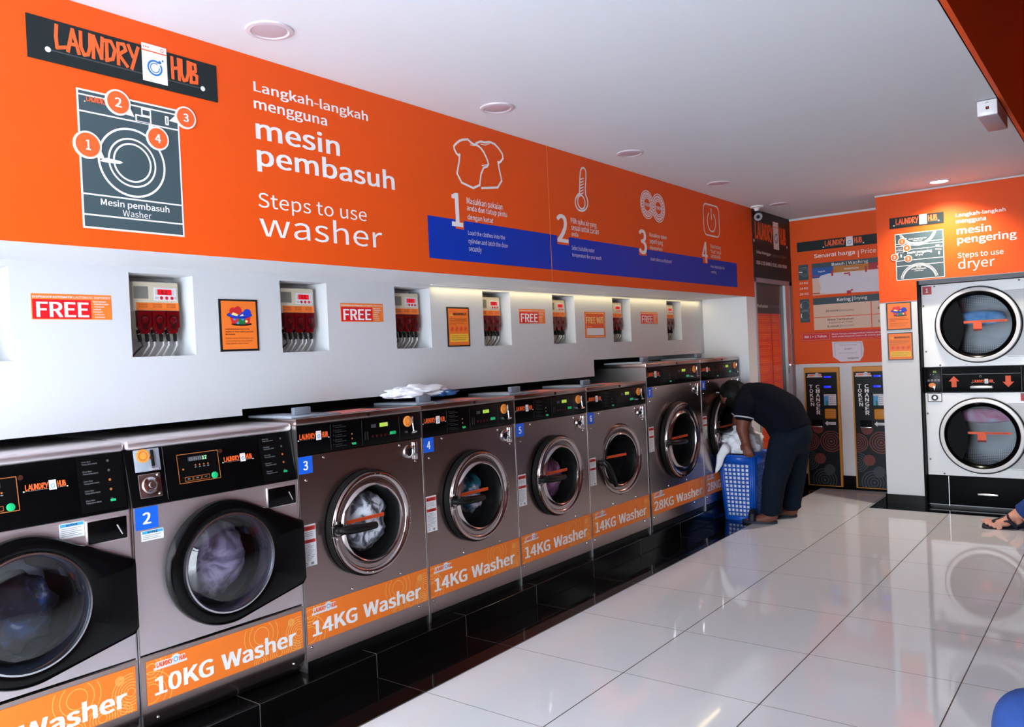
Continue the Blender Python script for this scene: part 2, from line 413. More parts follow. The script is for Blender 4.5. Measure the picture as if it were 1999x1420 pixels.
    def tube(s, pts, r, m, k=8, caps=True):
        pts = [Vector(p) for p in pts]; rs = r if isinstance(r, (list, tuple)) else [r]*len(pts)
        rows = []; up = Vector((0, 0, 1)); prev = None
        for i, p in enumerate(pts):
            d = (pts[min(i+1, len(pts)-1)]-pts[max(i-1, 0)]).normalized()
            if prev is None: a = d.cross(up if abs(d.z) < .9 else Vector((1, 0, 0))).normalized()
            else: a = (prev-d*prev.dot(d)).normalized()
            prev = a; b = d.cross(a)
            rows.append([p+a*rs[i]*math.cos(2*PI*j/k)+b*rs[i]*math.sin(2*PI*j/k) for j in range(k)])
        n = len(rows); fs = [(i*k+j, i*k+(j+1) % k, (i+1)*k+(j+1) % k, (i+1)*k+j) for i in range(n-1) for j in range(k)]
        if caps: fs += [list(range(k))[::-1], [(n-1)*k+j for j in range(k)]]
        return s.add([q for row in rows for q in row], fs, m, True)
    def build(s, name, parent=None, fix=True, mods=None):
        me = bpy.data.meshes.new(name); me.from_pydata(s.v, [], s.f)
        for nm in s.names: me.materials.append(MATS[nm])
        me.polygons.foreach_set('material_index', s.m); me.polygons.foreach_set('use_smooth', s.sm)
        if fix and any(s.sm): me.set_sharp_from_angle(angle=math.radians(38))
        me.update(); o = bpy.data.objects.new(name, me); C.objects.link(o)
        if parent: o.parent = parent
        return o
def tag(o, label, cat, group=None):
    o['label'] = label; o['category'] = cat
    if group: o['group'] = group
    return o
def thing(name, label, cat, loc=(0, 0, 0), rz=0, group=None):
    o = bpy.data.objects.new(name, None); C.objects.link(o); o.empty_display_size = .1
    o.location = loc; o.rotation_euler = (0, 0, rz); return tag(o, label, cat, group)
def struct(o): o['kind'] = 'structure'; return o
def dup(o, parent=None):
    c = o.copy(); C.objects.link(c)
    if parent: c.parent = parent
    for ch in list(o.children): dup(ch, c)
    return c
def recenter(o):
    "move a single mesh's origin to the middle of its base"
    vs = [v.co for v in o.data.vertices]
    c = Vector([(min(v[i] for v in vs)+max(v[i] for v in vs))/2 for i in range(3)]); c.z = min(v[2] for v in vs)
    o.data.transform(Matrix.Translation(-c)); o.location = c; return o
def skin(name, J, E, m, parent=None, sub=2, root=None, mt=None):
    "a continuous body grown over joints: J name -> (point, radius), E list of joint chains"
    me = bpy.data.meshes.new(name); ix = {k: i for i, k in enumerate(J)}
    edges = [(ix[a], ix[b]) for ch in E for a, b in zip(ch, ch[1:])]
    me.from_pydata([Vector(J[k][0]) for k in J], edges, []); o = bpy.data.objects.new(name, me); C.objects.link(o)
    mo = o.modifiers.new('skin', 'SKIN'); mo.use_smooth_shade = True
    for k, i in ix.items():
        r = J[k][1]; r = (r, r) if not isinstance(r, tuple) else r
        d = me.skin_vertices[0].data[i]; d.radius = r; d.use_root = (k == (root or next(iter(J))))
    s = o.modifiers.new('sub', 'SUBSURF'); s.levels = sub; s.render_levels = sub
    dg = bpy.context.evaluated_depsgraph_get(); dg.update()
    m2 = bpy.data.meshes.new_from_object(o.evaluated_get(dg)); o.modifiers.clear(); o.data = m2; bpy.data.meshes.remove(me)
    m2.name = name; m2.materials.clear(); m2.materials.append(MATS[m])
    for p in m2.polygons: p.use_smooth = True
    if parent: o.parent = parent
    return o
def blob(name, J, E, m, parent=None, vox=.011, it=6):
    "one continuous surface melted from tapering limbs along joint chains"
    mb = MB(); R = lambda k: (sum(J[k][1])/2 if isinstance(J[k][1], tuple) else J[k][1])
    for ch in E:
        for a, b in zip(ch, ch[1:]):
            if (Vector(J[a][0])-Vector(J[b][0])).length > 1e-4: mb.tube([J[a][0], J[b][0]], [R(a), R(b)], m, 20)
        for k in ch[1:-1] if len(ch) > 2 else []:
            bm = bmesh.new(); bmesh.ops.create_icosphere(bm, subdivisions=3, radius=R(k)*.995, matrix=Matrix.Translation(Vector(J[k][0]))); mb.bm(bm, m, True)
    o = mb.build(name, parent, False)
    r = o.modifiers.new('melt', 'REMESH'); r.mode = 'VOXEL'; r.voxel_size = vox; r.use_smooth_shade = True
    s = o.modifiers.new('soft', 'SMOOTH'); s.factor = .5; s.iterations = it
    dg = bpy.context.evaluated_depsgraph_get(); dg.update()
    m2 = bpy.data.meshes.new_from_object(o.evaluated_get(dg)); old = o.data; o.modifiers.clear(); o.data = m2; bpy.data.meshes.remove(old)
    m2.name = name; m2.materials.clear(); m2.materials.append(MATS[m])
    for p in m2.polygons: p.use_smooth = True; p.material_index = 0
    return o
def heap(name, a, b, m, seed, amp=.25, freq=2.2, sub=5, flat=True, parent=None, fine=.08):
    "crumpled cloth filling the box a..b"
    bm = bmesh.new(); bmesh.ops.create_icosphere(bm, subdivisions=sub, radius=1); sd = Vector((seed*3.1, seed*1.7, seed*.9))
    c = [(a[i]+b[i])/2 for i in range(3)]; h = [(b[i]-a[i])/2 for i in range(3)]
    for v in bm.verts:
        d = v.co.normalized(); q = d*freq+sd
        w_ = noise.noise_vector(q*.8)*.7; fold = (1-abs(noise.noise(q*1.5+w_)))**3; f2 = (1-abs(noise.noise(q*2.9+w_*1.5)))**2
        r = 1+amp*noise.noise(q)*1.1 + amp*.45*(fold-.45) + fine*(f2-.5)*.9
        w = d*r
        if flat and w.z < -.55: w.z = -.55-(w.z+.55)*.15
        v.co = Vector([c[i]+h[i]*w[i]*.9 for i in range(3)])
    return MB().bm(bm, m, True).build(name, parent, False)
# ------------------------------------------------------------------ the room
ZC = 2.562; XF = -2.6; XW = -3.0; YB = 7.81; YD = 7.17; XE = -.51; ZF = 1.793
FLOOR = Pl((0, 0, 0), (1, 0, 0), (0, 1, 0))
mb = MB(); mb.rect(FLOOR, -2.396, FRONT_Y-1.5, 1.2, YB+.3, 'floor_tile', 0); struct(mb.build('floor'))
mb = MB(); mb.rect(FLOOR, -2.72, FRONT_Y-1.5, -2.394, YB+.05, 'black_tile', .0006); struct(mb.build('trim_1'))
mb = MB(); mb.rect(FLOOR, -1.78, 7.02, 1.2, YB+.05, 'black_tile', .0006); struct(mb.build('trim_2'))
# low ceiling over the washers, its edge at XE, and the higher ceiling beyond
mb = MB(); mb.box((XW-.3, FRONT_Y, ZC), (XE, YB+.2, ZC+.12), 'paint_ceiling'); struct(mb.build('ceiling'))
mb = MB(); mb.box((XE-.005, FRONT_Y, ZC+.0), (XE+.02, YD, ZC+1.5), 'vinyl_orange'); struct(mb.build('trim_3'))
mb = MB(); mb.box((XE, FRONT_Y, ZC+1.5), (1.25, YB+.2, ZC+1.6), 'paint_brown'); struct(mb.build('ceiling_high'))
mb = MB(); mb.box((XW-.8, FRONT_Y-.1, ZC+1.7), (2.6, YB+.3, ZC+1.9), 'paint_dark'); struct(mb.build('ceiling_roof'))
# left wall: white panel with recesses, lower edge stepping up over the bigger washers
LW = Pl((XW, 0, 0), (0, 1, 0), (0, 0, 1))
T7 = Crop(640, 520, 1480, 1999); S7 = Crop(0, 480, 700, 1999)
NICHE = [.878]
for x, y in ((715, 143), (1557, 190)): NICHE.append(LW.uv(*S7(x, y))[0])
for x, y in ((308, 95), (717, 120), (1041, 138), (1320, 152), (1572, 165)): NICHE.append(LW.uv(*T7(x, y))[0])
NW = .262; NZ0, NZ1 = 1.45, 1.77; ND = .16
ystep = [LW.uv(473, 805)[0], LW.uv(1160, 720)[0]]
zlow = [LW.uv(300, 829)[1], LW.uv(700, 778)[1], LW.uv(1365, 690)[1]]
mb = MB()
ys = [FRONT_Y]; 
for y in NICHE: ys += [y, y+NW]
ys.append(6.66)
for a, b in zip(ys, ys[1:]):
    if any(abs(a-y) < 1e-6 for y in NICHE):
        mb.rect(LW, a, 1.40, b, NZ0, 'paint_panel', 0); mb.rect(LW, a, NZ1, b, ZF+.02, 'paint_panel', 0)
        mb.rect(LW, a, NZ0, b, NZ1, 'paint_panel', -ND)
        for q in ([(a, NZ0, 0), (b, NZ0, 0), (b, NZ0, -ND), (a, NZ0, -ND)], [(a, NZ1, 0), (a, NZ1, -ND), (b, NZ1, -ND), (b, NZ1, 0)],
                  [(a, NZ0, 0), (a, NZ0, -ND), (a, NZ1, -ND), (a, NZ1, 0)], [(b, NZ0, 0), (b, NZ1, 0), (b, NZ1, -ND), (b, NZ0, -ND)]):
            mb.add([LW.p(*w) for w in q], [(0, 1, 2, 3)], 'paint_panel')
    else: mb.rect(LW, a, 1.40, b, ZF+.02, 'paint_panel', 0)
for (a, b), z in zip(((FRONT_Y, ystep[0]), (ystep[0], ystep[1]), (ystep[1], 6.66)), zlow):
    mb.rect(LW, a, z, b, 1.40, 'paint_panel', 0)
    mb.add([LW.p(a, z, 0), LW.p(b, z, 0), LW.p(b, z, -.03), LW.p(a, z, -.03)], [(3, 2, 1, 0)], 'paint_panel')
struct(mb.build('wall_left'))
mb = MB(); mb.box((XW-.62, FRONT_Y, 0), (XW-.58, 6.66, 1.44), 'paint_dark'); mb.box((XW-.6, FRONT_Y, 1.42), (XW-.17, 6.66, 1.44), 'paint_dark'); struct(mb.build('wall_left_void'))  # shade of the gap behind the washers put into this backing's black colour
# fascia box above, its soffit over the recess
mb = MB(); mb.box((XW-.2, FRONT_Y, ZF), (XF, 6.66, ZC), 'paint_white'); struct(mb.build('wall_left_fascia'))
# return pier between the washers and the staff door
mb = MB(); mb.box((XW-.62, 6.66, 0), (XF, 6.85, ZC), 'paint_white'); struct(mb.build('wall_left_pier'))
DZ = 1.965
mb = MB(); mb.box((XF-.3, 6.85, DZ), (XF, YB, ZC), 'paint_white'); mb.box((XF-.3, 7.80, 0), (XF, YB, DZ), 'paint_white'); struct(mb.build('wall_left_end'))
# back wall, orange pier and the dryer surround
mb = MB(); mb.box((XF-.3, YB, 0), (1.25, YB+.2, ZC), 'paint_white'); struct(mb.build('wall_back'))
PX0, PX1 = -1.668, -1.386; DTOP = 1.835
DS = Pl((0, YD, 0), (1, 0, 0), (0, 0, 1))
mb = MB(); mb.box((PX0, YD, 0), (PX1, YB, ZC), 'paint_white'); struct(mb.build('wall_back_pier'))
mb = MB(); mb.box((PX1, YD, DTOP), (1.2, YB, ZC+1.5), 'paint_white'); struct(mb.build('wall_back_bulkhead'))
mb = MB(); mb.box((PX0-.008, YD-.01, 0), (PX1, YD, .1), 'black_gloss'); mb.box((PX0-.01, YD-.01, 0), (PX0, YB, .1), 'black_gloss')
mb.box((XF, YB-.012, 0), (PX0-.01, YB, .13), 'black_gloss'); struct(mb.build('baseboard_back'))
# plinth of the washers
mb = MB(); mb.box((XW-.55, FRONT_Y, 0), (-2.687, 6.66, .105), 'black_plinth', .003, 1); struct(mb.build('trim_4'))
# side not seen but mirrored in steel and glass
mb = MB(); mb.box((1.2, FRONT_Y, 0), (1.3, YB+.2, ZC+1.5), 'paint_brown'); mb.box((XW-.8, FRONT_Y, 0), (XW-.7, YB+.3, ZC+1.7), 'paint_dark'); struct(mb.build('wall_right'))  # unseen wall set close and dark to cut the bounced light
mb = MB(); mb.box((XW-.7, FRONT_Y-.1, ZC-.1), (1.3, FRONT_Y, ZC+1.9), 'paint_front')
mb.box((XW-.7, FRONT_Y-.1, 0), (-2.8, FRONT_Y, ZC), 'paint_front'); mb.box((-.1, FRONT_Y-.1, 0), (1.3, FRONT_Y, ZC), 'paint_front'); struct(mb.build('wall_front'))  # unseen solid ends, added to narrow the opening and shape the daylight
# shop front posts and pane
wf = MB()
for x in (-2.76, -1.5, -.14): wf.box((x-.04, FRONT_Y-.06, 0), (x+.04, FRONT_Y, ZC-.1), 'frame_black', .004, 1)
wf.box((-2.8, FRONT_Y-.06, 2.1), (-.1, FRONT_Y, 2.16), 'frame_black', .004, 1)
struct(wf.build('window_1'))
# pavement outside
mb = MB(); mb.rect(Pl((0, 0, -.02), (1, 0, 0), (0, 1, 0)), -12, -14, 12, FRONT_Y-1.4, 'paint_ceiling', 0); struct(mb.build('floor_pavement'))

# ------------------------------------------------------------------ washer mural on the fascia
FP = Pl((XF+.001, 0, 0), (0, 1, 0), (0, 0, 1))
mural = thing('wall_mural', 'long orange vinyl mural with white washing steps above the washers', 'mural', (XF+.001, 3.0, ZF))
MU = Pl((0, -3.0, -ZF), (0, 1, 0), (0, 0, 1))            # same surface in the mural's own space
MU.uv = FP.uv
z1 = Crop(0, 0, 500, 1420); z2 = Crop(450, 120, 850, 1420); z3 = Crop(800, 240, 1480, 1999)
MU.uvp = lambda c: MU.uv(*c)
mb = MB(); mb.slab(MU, FRONT_Y, ZF+.001, 6.845, ZC-.002, -.0005, .001, 'vinyl_orange'); mb.build('vinyl_sheet', mural)
us = MU.uv(1066, 285)[0]
mb = MB(); mb.rect(MU, us-.003, ZF+.002, us+.003, ZC-.003, 'vinyl_seam', .0021); mb.build('vinyl_seam', mural)
# logo banner
mb = MB(); a = MU.uv(*z1(138, 70)); b = MU.uv(*z1(1205, 570)); mb.slab(MU, a[0], a[1], b[0], b[1], .001, .004, 'vinyl_dark')
d0 = MU.uv(92, 96); d1 = MU.uv(394.5, 175)
mb.logo(MU, d0[0], (d0[1]+d1[1])/2, d1[0]-d0[0], n=.005, tall=1.02); o = mb.build('logo_banner', mural); o['label'] = 'dark banner with the orange shop logo'
# washer picture
mb = MB(); a = MU.uv(*z1(430, 497)); b = MU.uv(*z1(1013, 1305)); u0, u1, vt, vb = a[0], b[0], a[1], b[1]
mb.rect(MU, u0-.006, vb-.006, u1+.006, vt+.006, 'vinyl_white', .002); mb.rect(MU, u0, vb, u1, vt, 'vinyl_slate', .0025)
for x, y in ((437, 520), (443, 613), (468, 1073), (477, 1188)):
    v = MU.uv(*z1(x, y))[1]; mb.line(MU, [(u0, v), (u1, v)], .005, 'vinyl_white', .003)
cu, cv = MU.uv(*z1(733, 905))
for x, w in ((540, .007), (597, .006), (625, .006)):
    r = abs(cu-MU.uv(*z1(x, 905))[0]); mb.ring(MU, cu, cv, r-w, r, 'vinyl_white', .003, 56)
for q in (((785, 640), (830, 615)), ((753, 672), (832, 655)), ((917, 690), (928, 652))):
    a = MU.uv(*z1(*q[0])); b = MU.uv(*z1(*q[1])); mb.line(MU, [a, (b[0], a[1]), b, (a[0], b[1])], .005, 'vinyl_white', .003, True)
mb.poly(MU, [MU.uv(*z1(x, y)) for x, y in ((545, 893), (600, 905), (665, 910), (680, 902), (660, 893), (585, 876))], 'vinyl_white', .0035)
mb.T(MU, 'Mesin pembasuh', z1(557, 1136), z1(937, 1180), z1(570, 1101), 'vinyl_white', .02, .003)
mb.T(MU, 'Washer', z1(680, 1199), z1(838, 1210), z1(690, 1164), 'vinyl_white', 0, .003)
a = MU.uv(*z1(468, 583)); b = MU.uv(*z1(640, 620)); mb.logo(MU, a[0]-.0, a[1]+.012, .125, n=.003)
mb.build('washer_diagram', mural)
def bubble(P, c, r, tail, num, parent, n=.006):
    mb = MB(); cu, cv = c; d = Vector(tail)-Vector(c); d.normalize(); o = Vector((-d.y, d.x))
    mb.lathe(P, cu, cv, [(r, .001), (r, n)], 'vinyl_white', 36, False, cap=True)
    mb.poly(P, [Vector(c)+d*r*.8-o*r*.42, tail, Vector(c)+d*r*.8+o*r*.42][::(1 if (d.x*o.y-d.y*o.x) > 0 else -1)], 'vinyl_white', n-.001)
    mb.disc(P, cu, cv, r*.86, 'logo_orange', n+.0006, 36)
    mb.text(P, num, cu-r*(.16 if num == '1' else .26), cv-r*.36, cu+r*(.2 if num == '1' else .26), cv+r*.36, 'vinyl_white', .03, n+.0012)
    b = mb.build('speech_bubble', parent); b['label'] = 'orange bubble with numeral '+num; return b
for (x, y), rr, (tx, ty), n in (((650, 570), 72, (742, 652), '2'), ((1025, 655), 62, (933, 672), '3'), ((870, 770), 66, (820, 688), '4'), ((482, 805), 78, (578, 886), '1')):
    c = MU.uv(*z1(x, y)); r = abs(MU.uv(*z1(x, y-rr))[1]-c[1]); bubble(MU, c, r*.98, MU.uv(*z1(tx, ty)), n, mural)
# headline
mb = MB(); t = lambda s, a, b, c, bo: mb.T(MU, s, z2(*a), z2(*b), z2(*c), 'vinyl_white', bo, .002)
t('Langkah-langkah', (158, 203), (950, 400), (155, 131), .022)
t('mengguna', (160, 322), (668, 440), (160, 268), .022)
mb.build('malay_headline', mural); mb = MB()
t('mesin', (175, 532), (757, 650), (617, 490), .022)
t('pembasuh', (183, 716), (1137, 885), (640, 661), .022)
mb.build('malay_headline', mural); mb = MB()
t('Steps to use', (192, 1008), (943, 1105), (225, 912), 0)
t('washer', (203, 1208), (1048, 1195), (722, 1102), 0)
mb.build('english_headline', mural)
# blue strip with the four steps
mb = MB(); a = MU.uv(*z3(100, 530)); b = MU.uv(*z3(1880, 945)); mb.rect(MU, a[0], b[1], b[0], a[1], 'vinyl_blue', .0016)
for x0, x1, yb in ((262, 310, 607), (845, 912, 695), (1314, 1358, 758), (1682, 1710, 805)):
    p = MU.uv(*z3(x0, yb)); q = MU.uv(*z3(x1, yb)); mb.rect(MU, p[0], p[1], q[0], a[1]+.003, 'vinyl_orange', .002)
mb.build('blue_strip', mural)
mb = MB(); t = lambda s, a, b, c, bo=0.: mb.T(MU, s, z3(*a), z3(*b), z3(*c), 'vinyl_white', bo, .0026)
mb = MB(); t('1', (240, 588), (300, 500), (285, 407), .03); t('Masukkan pakaian', (325, 463), (530, 490), (335, 427), .012); t('anda dan tutup pintu', (327, 502), (556, 540), (350, 474), .012); t('dengan ketat', (330, 553), (478, 575), (340, 524), .012); t('Load the clothes into the', (333, 642), (545, 670), (336, 617)); t('cylinder and latch the door', (335, 690), (562, 712), (375, 668)); t('securely', (338, 736), (410, 745), (395, 710)); mb.build('step_lettering', mural)
mb = MB(); t('2', (845, 680), (905, 600), (870, 525), .025); t('Pilih suhu air yang', (922, 575), (1070, 595), (930, 545), .012); t('sesuai untuk cucian', (925, 615), (1082, 630), (985, 590), .012); t('anda', (927, 649), (965, 655), (950, 626), .012); t('Select suitable water', (928, 728), (1058, 740), (932, 703)); t('temperature for your wash', (930, 767), (1097, 780), (935, 745)); mb.build('step_lettering', mural)
mb = MB(); t('3', (1315, 747), (1358, 700), (1335, 612), .025); t('Masukkan token', (1373, 652), (1472, 660), (1378, 629), .012); t('seperti yang', (1375, 690), (1450, 695), (1400, 667), .012); t('dipaparkan', (1377, 724), (1447, 730), (1382, 705), .012); t('Insert tokens as displayed', (1380, 790), (1500, 797), (1383, 770)); mb.build('step_lettering', mural)
mb = MB(); t('4', (1677, 798), (1708, 760), (1690, 683), .02); t('Tekan butang', (1722, 717), (1783, 722), (1725, 695), .01); t('"Start" untuk', (1724, 747), (1785, 752), (1727, 726), .01); t('cucian anda', (1726, 773), (1780, 778), (1765, 755), .01); t('Press Start button for', (1726, 832), (1805, 838), (1730, 815)); t('washing', (1728, 862), (1757, 865), (1745, 846)); mb.build('step_lettering', mural)
mb = MB(); L = lambda pts, w=.011, cl=False: mb.line(MU, [MU.uv(*z3(*p)) for p in pts], w, 'vinyl_white', .0022, cl)
S2 = lambda pts, *k: L(smooth(pts, 1), *k)
S2([(330, 95), (290, 98), (262, 120), (247, 140), (272, 188), (288, 180), (263, 328), (395, 390), (411, 262), (452, 247), (440, 205), (415, 155), (385, 128), (358, 122), (330, 95)])
S2([(378, 118), (405, 106), (430, 114), (455, 108), (495, 128), (540, 195), (512, 232), (502, 222), (533, 370), (410, 375)])
L([(283, 178), (281, 205)], .005); L([(412, 246), (440, 240)], .005); L([(345, 126), (370, 132), (390, 128)], .004); L([(405, 122), (430, 128), (455, 120)], .004)
mb.build('shirts_icon', mural)
mb = MB(); S2([(972, 405), (975, 290), (980, 265), (992, 257), (1004, 265), (1010, 290), (1003, 405), (1018, 440), (1020, 475), (1005, 500), (985, 508), (962, 498), (947, 470), (947, 440), (960, 415), (972, 405)])
for y in (318, 335, 352, 369, 386, 402): L([(976, y+8), (994, y)], .007)
c = MU.uv(*z3(983, 455)); r = abs(MU.uv(*z3(983, 412))[1]-c[1]); mb.ring(MU, c[0], c[1], r-.01, r, 'vinyl_white', .0022)
mb.build('thermometer_icon', mural)
mb = MB()
for x, y in ((1360, 470), (1424, 490)):
    c = MU.uv(*z3(x, y)); r = abs(MU.uv(*z3(x, y-82))[1]-c[1]); 
    mb.disc(MU, c[0], c[1], r, 'vinyl_orange', .0023 if x < 1400 else .0032, 40); k = 0.0 if x < 1400 else .0009
    for f in (1, .86, .62, .5): mb.ring(MU, c[0], c[1], r*f-.007, r*f, 'vinyl_white', .0026+k, 40)
    for i in range(22):
        a = 2*PI*i/22; mb.disc(MU, c[0]+r*.72*math.cos(a), c[1]+r*.72*math.sin(a), .008, 'vinyl_white', .0026+k, 6)
    mb.text(MU, 'TOKEN', c[0]-r*.4, c[1]-r*.12, c[0]+r*.4, c[1]+r*.12, 'vinyl_white', .02, .0028+k)
mb.build('token_icon', mural)
mb = MB(); a = MU.uv(*z3(1688, 640)); b = MU.uv(*z3(1770, 485)); r = .05
pts = []
for cx, cy, s in ((b[0]-r, a[1]+r, -PI/2), (b[0]-r, b[1]-r, 0), (a[0]+r, b[1]-r, PI/2), (a[0]+r, a[1]+r, PI)):
    pts += [(cx+r*math.cos(s+i*PI/8), cy+r*math.sin(s+i*PI/8)) for i in range(5)]
mb.line(MU, pts, .012, 'vinyl_white', .0022, True); c = ((a[0]+b[0])/2, (a[1]+b[1])/2)
mb.ring(MU, c[0], c[1]-.01, .07, .083, 'vinyl_white', .0022, 30, a0=PI/2+.6, a1=PI/2-.6+2*PI); mb.line(MU, [(c[0], c[1]+.01), (c[0], c[1]+.09)], .014, 'vinyl_white', .0024)
mb.build('power_icon', mural)
# ------------------------------------------------------------------ stickers and posters on the white wall
def at_plane(P, u, v):
    "a plane in the own space of a thing standing at (u, v) of P"
    Q = Pl((0, 0, 0), P.U, P.V); Q.uv = lambda x, y: (P.uv(x, y)[0]-u, P.uv(x, y)[1]-v); return Q
SURF = Pl((XW, 0, 0), (0, 1, 0), (0, 0, 1))
f1 = Crop(40, 560, 240, 1999)
A = SURF.uv(*f1(195, 125)); B = SURF.uv(*f1(1785, 645)); FW, FH = B[0]-A[0], A[1]-B[1]
def free_sign(u, v, label):
    s = thing('free_sign', label, 'sign', SURF.p(u, v, 0), group='FREE detergent signs on the white wall')
    P = at_plane(SURF, u, v); w, h = FW, FH
    MB().slab(P, 0, 0, w, h, 0, .0012, 'sign_orange').build('backing', s)
    mb = MB(); mb.rect(P, .012*w, .03*h, .73*w, .78*h, 'sign_red', .0016)
    mb.text(P, 'FREE', .055*w, .1*h, .70*w, .68*h, 'vinyl_white', .03, .002); mb.build('red_panel', s)
    mb = MB(); mb.text(P, 'DISPENSER AUTOMATIK |', .015*w, .835*h, .52*w, .93*h, 'vinyl_white', .02, .0016); mb.text(P, 'AUTOMATIC DISPENSER', .535*w, .835*h, .985*w, .93*h, 'vinyl_white', 0, .0016)
    for i, (q, x1, bo) in enumerate((('Cecair pencuci:', .93, .02), ('- Pelembut kain', .96, .02), ('- Pencuci', .90, .02), ('  serbuk', .86, .02), ('Detergent', .88, 0), ('- Softener', .90, 0), ('- Sanitizer', .91, 0))):
        mb.text(P, q, .755*w, (.70-.105*i)*h, x1*w, (.765-.105*i)*h, 'vinyl_white', bo, .0016)
    mb.build('small_lettering', s)
free_sign(A[0], B[1], 'red and orange FREE sign nearest the left edge, beside the first dispenser')
for (x, y), lab in (((57, 170), 'red and orange FREE sign between the second and third dispenser recesses'), ((887, 198), 'red and orange FREE sign between the fourth and fifth dispenser recesses'), ((1452, 212), 'red and orange FREE sign farthest along the wall, before the last dispenser')):
    a = SURF.uv(*T7(x, y)); free_sign(a[0], a[1]-FH, lab)
def basket_art(mb, P, x, y, w, h, n):
    "drawing of a full laundry basket"
    E = lambda a, b: (x+a*w, y+b*h)
    el = lambda cx, cy, rx, ry, m, k: mb.disc(P, x+cx*w, y+cy*h, rx*w, m, n+k, 24, ry*h)
    el(.57, .06, .41, .09, 'frame_black', 0)
    mb.poly(P, [E(.2, .08), E(.88, .08), E(.96, .55), E(.1, .55)], 'poster_red', n+.0002)
    mb.poly(P, [E(.42, .05), E(.72, .05), E(.7, .34), E(.46, .34)], 'poster_green', n+.0004)
    for cx, cy in ((.42, .12), (.62, .3), (.76, .2), (.3, .3), (.52, .42)): el(cx, cy, .05, .06, 'sky_blue' if cx < .7 else 'cream', .0006)
    el(.5, .52, .5, .16, 'frame_black', .0007); el(.5, .53, .48, .14, 'poster_blue', .0009)
    el(.24, .7, .13, .2, 'poster_red', .0011); el(.44, .74, .15, .22, 'poster_red', .0012); el(.8, .66, .15, .16, 'poster_blue', .0013)
    el(.66, .8, .09, .14, 'sign_orange', .0011); mb.poly(P, [E(.18, .52), E(.24, .66), E(.45, .54), E(.4, .46)], 'cream', n+.0015); mb.poly(P, [E(.5, .46), E(.62, .58), E(.66, .48)], 'cream', n+.0015)
    mb.poly(P, [E(.02, .5), E(.3, .38), E(.7, .38), E(.98, .5), E(.92, .44), E(.7, .33), E(.3, .33), E(.08, .44)], 'poster_blue', n+.0017)
def basket_poster(P0, u, v, w, h, label, grp=None):
    s = thing('laundry_poster', label, 'poster', P0.p(u, v, 0), group=grp); P = at_plane(P0, u, v)
    MB().slab(P, 0, 0, w, h, 0, .004, 'frame_black').build('border', s)
    MB().rect(P, .05*w, .04*h, .95*w, .965*h, 'sign_orange', .0045).build('sheet', s)
    mb = MB(); basket_art(mb, P, .18*w, .5*h, .66*w, .38*h, .005); mb.build('basket_picture', s)
    mb = MB()
    for i, (q, x1) in enumerate((('Unattended garment in the', .76), ('washer or dryer will be put into', .86), ('the basket', .38))): mb.text(P, q, .13*w, (.415-.05*i)*h, x1*w, (.442-.05*i)*h, 'text_maroon', .02, .005)
    for i, (q, x1) in enumerate((('Pakaian dalam mesin basuh atau', .86), ('mesin pengering tanpa pemilik', .82), ('akan diletak dalam bakul', .72))): mb.text(P, q, .13*w, (.24-.05*i)*h, x1*w, (.266-.05*i)*h, 'text_maroon', 0, .005)
    mb.build('lettering', s)
def warning_poster(P0, u, v, w, h, label, grp=None):
    s = thing('warning_poster', label, 'poster', P0.p(u, v, 0), group=grp); P = at_plane(P0, u, v)
    MB().slab(P, 0, 0, w, h, 0, .004, 'frame_black').build('border', s)
    MB().rect(P, .045*w, .035*h, .955*w, .965*h, 'sign_orange', .0045).build('sheet', s)
    mb = MB(); mb.poly(P, [(.1*w, .78*h), (.24*w, .78*h), (.17*w, .88*h)], 'yellow', .005); mb.text(P, '!', .16*w, .79*h, .18*w, .85*h, 'text_black', .02, .0055)
    mb.text(P, 'WARNING!!!', .27*w, .795*h, .88*w, .86*h, 'text_black', .035, .005)
    for i, (q, x1) in enumerate((('Please do not overload the washing', .88), ('and drying machines. Thank you', .86))): mb.text(P, q, .1*w, (.69-.045*i)*h, x1*w, (.715-.045*i)*h, 'text_maroon', .015, .005)
    for i, (q, x1) in enumerate((('Dilarang masuk barang', .74), ('berikut:', .4))): mb.text(P, q, .1*w, (.585-.04*i)*h, x1*w, (.608-.04*i)*h, 'text_maroon', 0, .005)
    mb.build('lettering', s)
    mb = MB()
    for i in range(4):
        cx = (.2+.205*i)*w; r = .075*w; mb.ring(P, cx, .45*h, r*.8, r, 'sign_red', .005, 20); mb.line(P, [(cx-r*.6, .45*h-r*.6), (cx+r*.6, .45*h+r*.6)], r*.2, 'sign_red', .0053); mb.disc(P, cx, .45*h, r*.4, 'board_red', .0049, 10)
    mb.build('prohibition_signs', s)
    mb = MB(); mb.rect(P, .1*w, .12*h, .92*w, .32*h, 'yellow', .005)
    for i, (q, x1) in enumerate((('Any damage to the machine', .86), ('is the responsibility of users', .86), ('Sila jaga kebersihan', .78))): mb.text(P, q, .15*w, (.265-.05*i)*h, x1*w, (.288-.05*i)*h, 'text_maroon', .01, .0055)
    mb.build('notice_box', s)
c = Crop(420, 570, 520, 1092); a = SURF.uv(*c(57, 150)); b = SURF.uv(*c(935, 1255))
basket_poster(SURF, a[0], b[1], b[0]-a[0], a[1]-b[1], 'black-bordered orange poster of a laundry basket between the first two dispensers')
c = Crop(860, 590, 930, 994); a = SURF.uv(*c(152, 135)); b = SURF.uv(*c(812, 1225))
warning_poster(SURF, a[0], b[1], b[0]-a[0], a[1]-b[1], 'black-bordered orange WARNING poster between the third and fourth dispensers')
c = Crop(1130, 595, 1230, 1775); a = SURF.uv(*c(185, 245)); b = SURF.uv(*c(925, 1140)); w, h = b[0]-a[0], a[1]-b[1]
